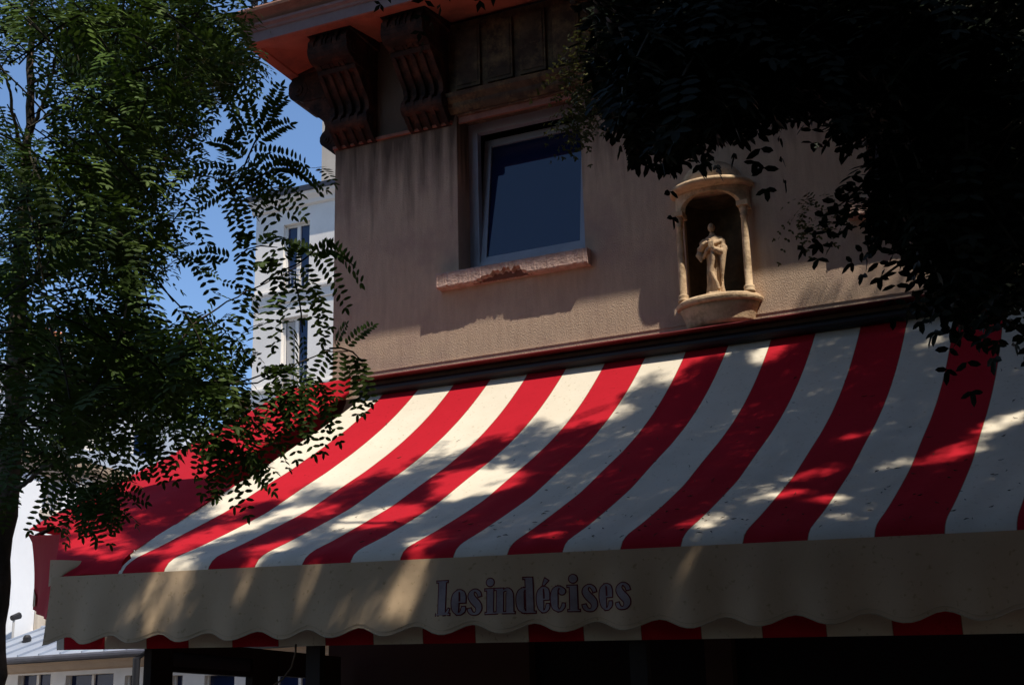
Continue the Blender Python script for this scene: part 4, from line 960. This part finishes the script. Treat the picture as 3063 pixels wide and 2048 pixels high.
for pts, w in rbr:
    q, r = wig([np.array(p) for p in pts], w, 5, .01); MB().tube(q, r, 8).build('branch', MT['bark'], tr_, True)
cq = Crown()
def keepR(P):
    v = min(dens(MASK_R, 1300, P, .9), dens(MASK_R, 1300, P-U_*.055, .9), dens(MASK_R, 1300, P-R_*.05, .9)); return v > .2 and rng.random() < min(1, v**1.3*1.4)
def dR(x, y):
    v = -R_*random.uniform(-.3, 1.0)+np.array([0, 0, 1.])*random.uniform(-1.0, .3)+F_*random.uniform(-.7, .7); return v/np.linalg.norm(v)
fill(MASK_R, 1300, lambda x, y: cq, 7.5, lambda x, y: random.uniform(2.9, 4.6), lambda d: (random.uniform(.034, .046), random.uniform(.015, .020), .17), dR, keepR, npr=6)
# young fluffy growth at its left fringe
cy2 = Crown()
for x, y, n in ((1330,150,14),(1345,200,14),(1330,250,12),(1370,280,10),(1400,110,10),(1860,470,6),(1885,490,5),(1360,60,8)):
    for _ in range(n):
        p = at((x+random.gauss(0, 14))*SC, (y+random.gauss(0, 14))*SC, random.uniform(3.5, 3.8)); cy2.sprig(p, dR(x, y), .05, 2, .012, .006, None, False, .06, 4, True)
# fringe of large leaflets at the lower edge
for x, y, dv, n in ((1510,290,(-.2,-1),4),(1560,300,(0,-1),3),(1740,270,(0,-1),5),(1800,280,(.1,-1),3),(1940,440,(-1,-.3),3),(1930,500,(-.8,-.6),3),(2060,600,(-.6,-.8),4),(2080,640,(-.3,-1),4),(2120,640,(-.2,-1),3),(2200,650,(0,-1),3),(2240,670,(.1,-1),3),(2000,570,(-.6,-.7),2),(2300,600,(.3,-.8),3)):
    for _ in range(n):
        p = at((x+random.gauss(0, 12))*SC, (y+random.gauss(0, 10))*SC, random.uniform(3.0, 3.3)); d = R_*dv[0]+np.array([0, 0, 1.])*dv[1]+rng.normal(0, .3, 3); cq.sprig(p-d*.27, d, .12, 3, .036, .0155, None, False, .15, 6)
# sun-side canopy: boughs standing over the awning, open where the light comes through
LITLINE = np.array([(-50,1070),(200,1095),(300,1100),(420,1125),(470,1185),(500,1185),(640,1150),(760,1128),(900,1082),(1000,1045),(1150,1005),(1240,970),(1380,925),(1480,885),(1640,825),(1690,790),(1730,740),(1740,600),(1760,100)])
LITS = [(185,1235,40,30,-.5),(240,1215,70,16,-.4),(190,1275,70,14,-.3),(270,1250,54,14,-.5),(300,1180,60,10,-.4),(250,1285,50,14,-.3),(1090,1108,120,34,.1),(1030,1138,60,18,0),(1345,955,110,26,.15),(1760,800,55,34,.3),(1700,770,80,28,.2),(870,1190,110,26,.15),(700,1175,90,18,.1),(500,1225,130,16,.2),(420,1255,110,12,.2),(2290,975,80,20,.3),(2185,1040,85,22,.25),
        (2040,1065,50,11,.1),(1840,1095,100,9,.15),(1900,1150,70,9,.1),(1780,1140,90,11,.1),(1960,1005,40,8,.1),(1600,1205,60,14,.1),(1930,1185,60,9,.1),(620,1260,70,12,.1),(1250,1235,50,12,.1),(960,1250,50,14,.1),(2130,790,40,9,.2),
        (360,1390,52,120,.25),(425,1370,26,110,.2),(285,1400,20,80,.4),(220,1380,16,50,.3),(560,1340,34,70,.3),(865,1400,100,90,.2),(960,1300,50,40,0),(700,1350,40,80,.3),(760,1420,50,30,0),(1580,1300,34,90,.25),(1500,1420,24,50,.2),(1160,1345,24,40,.3),(2040,1290,20,40,.2),(1880,1440,60,20,0)]
def lit_at(x, y):
    x /= SC; y /= SC
    if x < 1760 and y < np.interp(x, LITLINE[:,0], LITLINE[:,1])+14*math.sin(x*.05)+10*math.sin(x*.13+1): return 1.
    if x >= 1740 and y < 740-.157*(x-1740): return 1.
    for cx, cy, rx, ry, an in LITS:
        dx, dy = x-cx, y-cy
        if ry < rx: dy += dx*an*1.2
        else: dx += dy*an
        if (dx/rx)**2+(dy/ry)**2 < 1: return .93
    return .0
def surf_px(x, y):
    d = ray(x, y)
    best = None
    Pv = on(1, -3.06, x, y)
    if Pv[2] < vtop(Pv[0]): return Pv
    for t in np.linspace(6.0, 13.0, 350):
        P = CAM+t*d
        if P[1] < -3.02: continue
        if P[1] > 0: return on(1, 0, x, y)
        if P[2] < np.interp(-P[1], pp, zz)+zshift(-P[1], P[0]): return P
    return None
TT = np.linspace(3.0, 12, 220)
def keepS(P):               # open the boughs where the light reaches the cloth
    Q = P[None,:]-TT[:,None]*SUN[None,:]
    z = np.where(Q[:,1] < -3.03, np.where(Q[:,1] > -3.09, vtop(Q[:,0]), -9), np.interp(-Q[:,1], pp, zz)+zshift(-Q[:,1], Q[:,0]))
    hit = np.nonzero(((Q[:,2] < z) & (Q[:,1] < 0)) | (Q[:,1] > 0))[0]
    if len(hit) == 0: return True
    x, y = proj(Q[hit[0]])
    if Q[hit[0]][1] < -1.2 and Q[hit[0]][0] < -5.93-.0733*Q[hit[0]][1]*0-.12: return rng.random() > (.93 if any(((x/SC-c[0])/c[2])**2+((y/SC-c[1]+(x/SC-c[0])*c[4]*1.2)/c[3])**2 < 1 for c in LITS[:6]) else 0)
    return rng.random() > lit_at(x, y)
# body of the crown above the frame
for _ in range(1500):
    p = np.array([random.uniform(-2.2, 3.6), random.uniform(-7.4, -4.6), random.uniform(4.6, 8.4)])
    x, y = proj(p)
    if -500 < x < 3063 and y > -230: continue
    if x > 3063 or y < -160: cq.sprig(p, rng.normal(0, 1, 3), .4, 5, .055, .022, keepS, True, .24, 6, False)
# unseen crown top, added to block overhead sky above the awning
for _ in range(1900):
    p = np.array([random.uniform(-4.2, 5.2), random.uniform(-7.0, -.9), random.uniform(8.9, 11.2)])
    cq.sprig(p, rng.normal(0, 1, 3)*np.array([1, 1, .4]), .4, 5, .07, .032, keepS, True, .28, 6, False)
ns = 0
for _ in range(7500):
    x = random.uniform(-50, 3700); y = random.uniform(930, 1930)
    P0 = surf_px(x, y)
    if P0 is None: continue
    if (lit_at(x, y) > .98 and not (P0[0] < -6.05 and P0[1] < -1.2)) or P0[1] > -.01: continue
    if P0[0] < -7.1: continue
    P = P0+SUN*random.uniform(5.0, 8.4 if x > 700 else 6.2)
    if P[0] > 4.5: continue
    cq.sprig(P+rng.normal(0, .05, 3), rng.normal(0, 1, 3)*np.array([1, 1, .4]), .28, 4, .05, .021, keepS, True, .20, 6, False); ns += 1
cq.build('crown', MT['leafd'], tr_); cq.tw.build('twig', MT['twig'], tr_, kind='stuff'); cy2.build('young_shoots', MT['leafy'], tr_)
print('leaf verts', cr.n, cq.n, 'shade sprigs', ns)
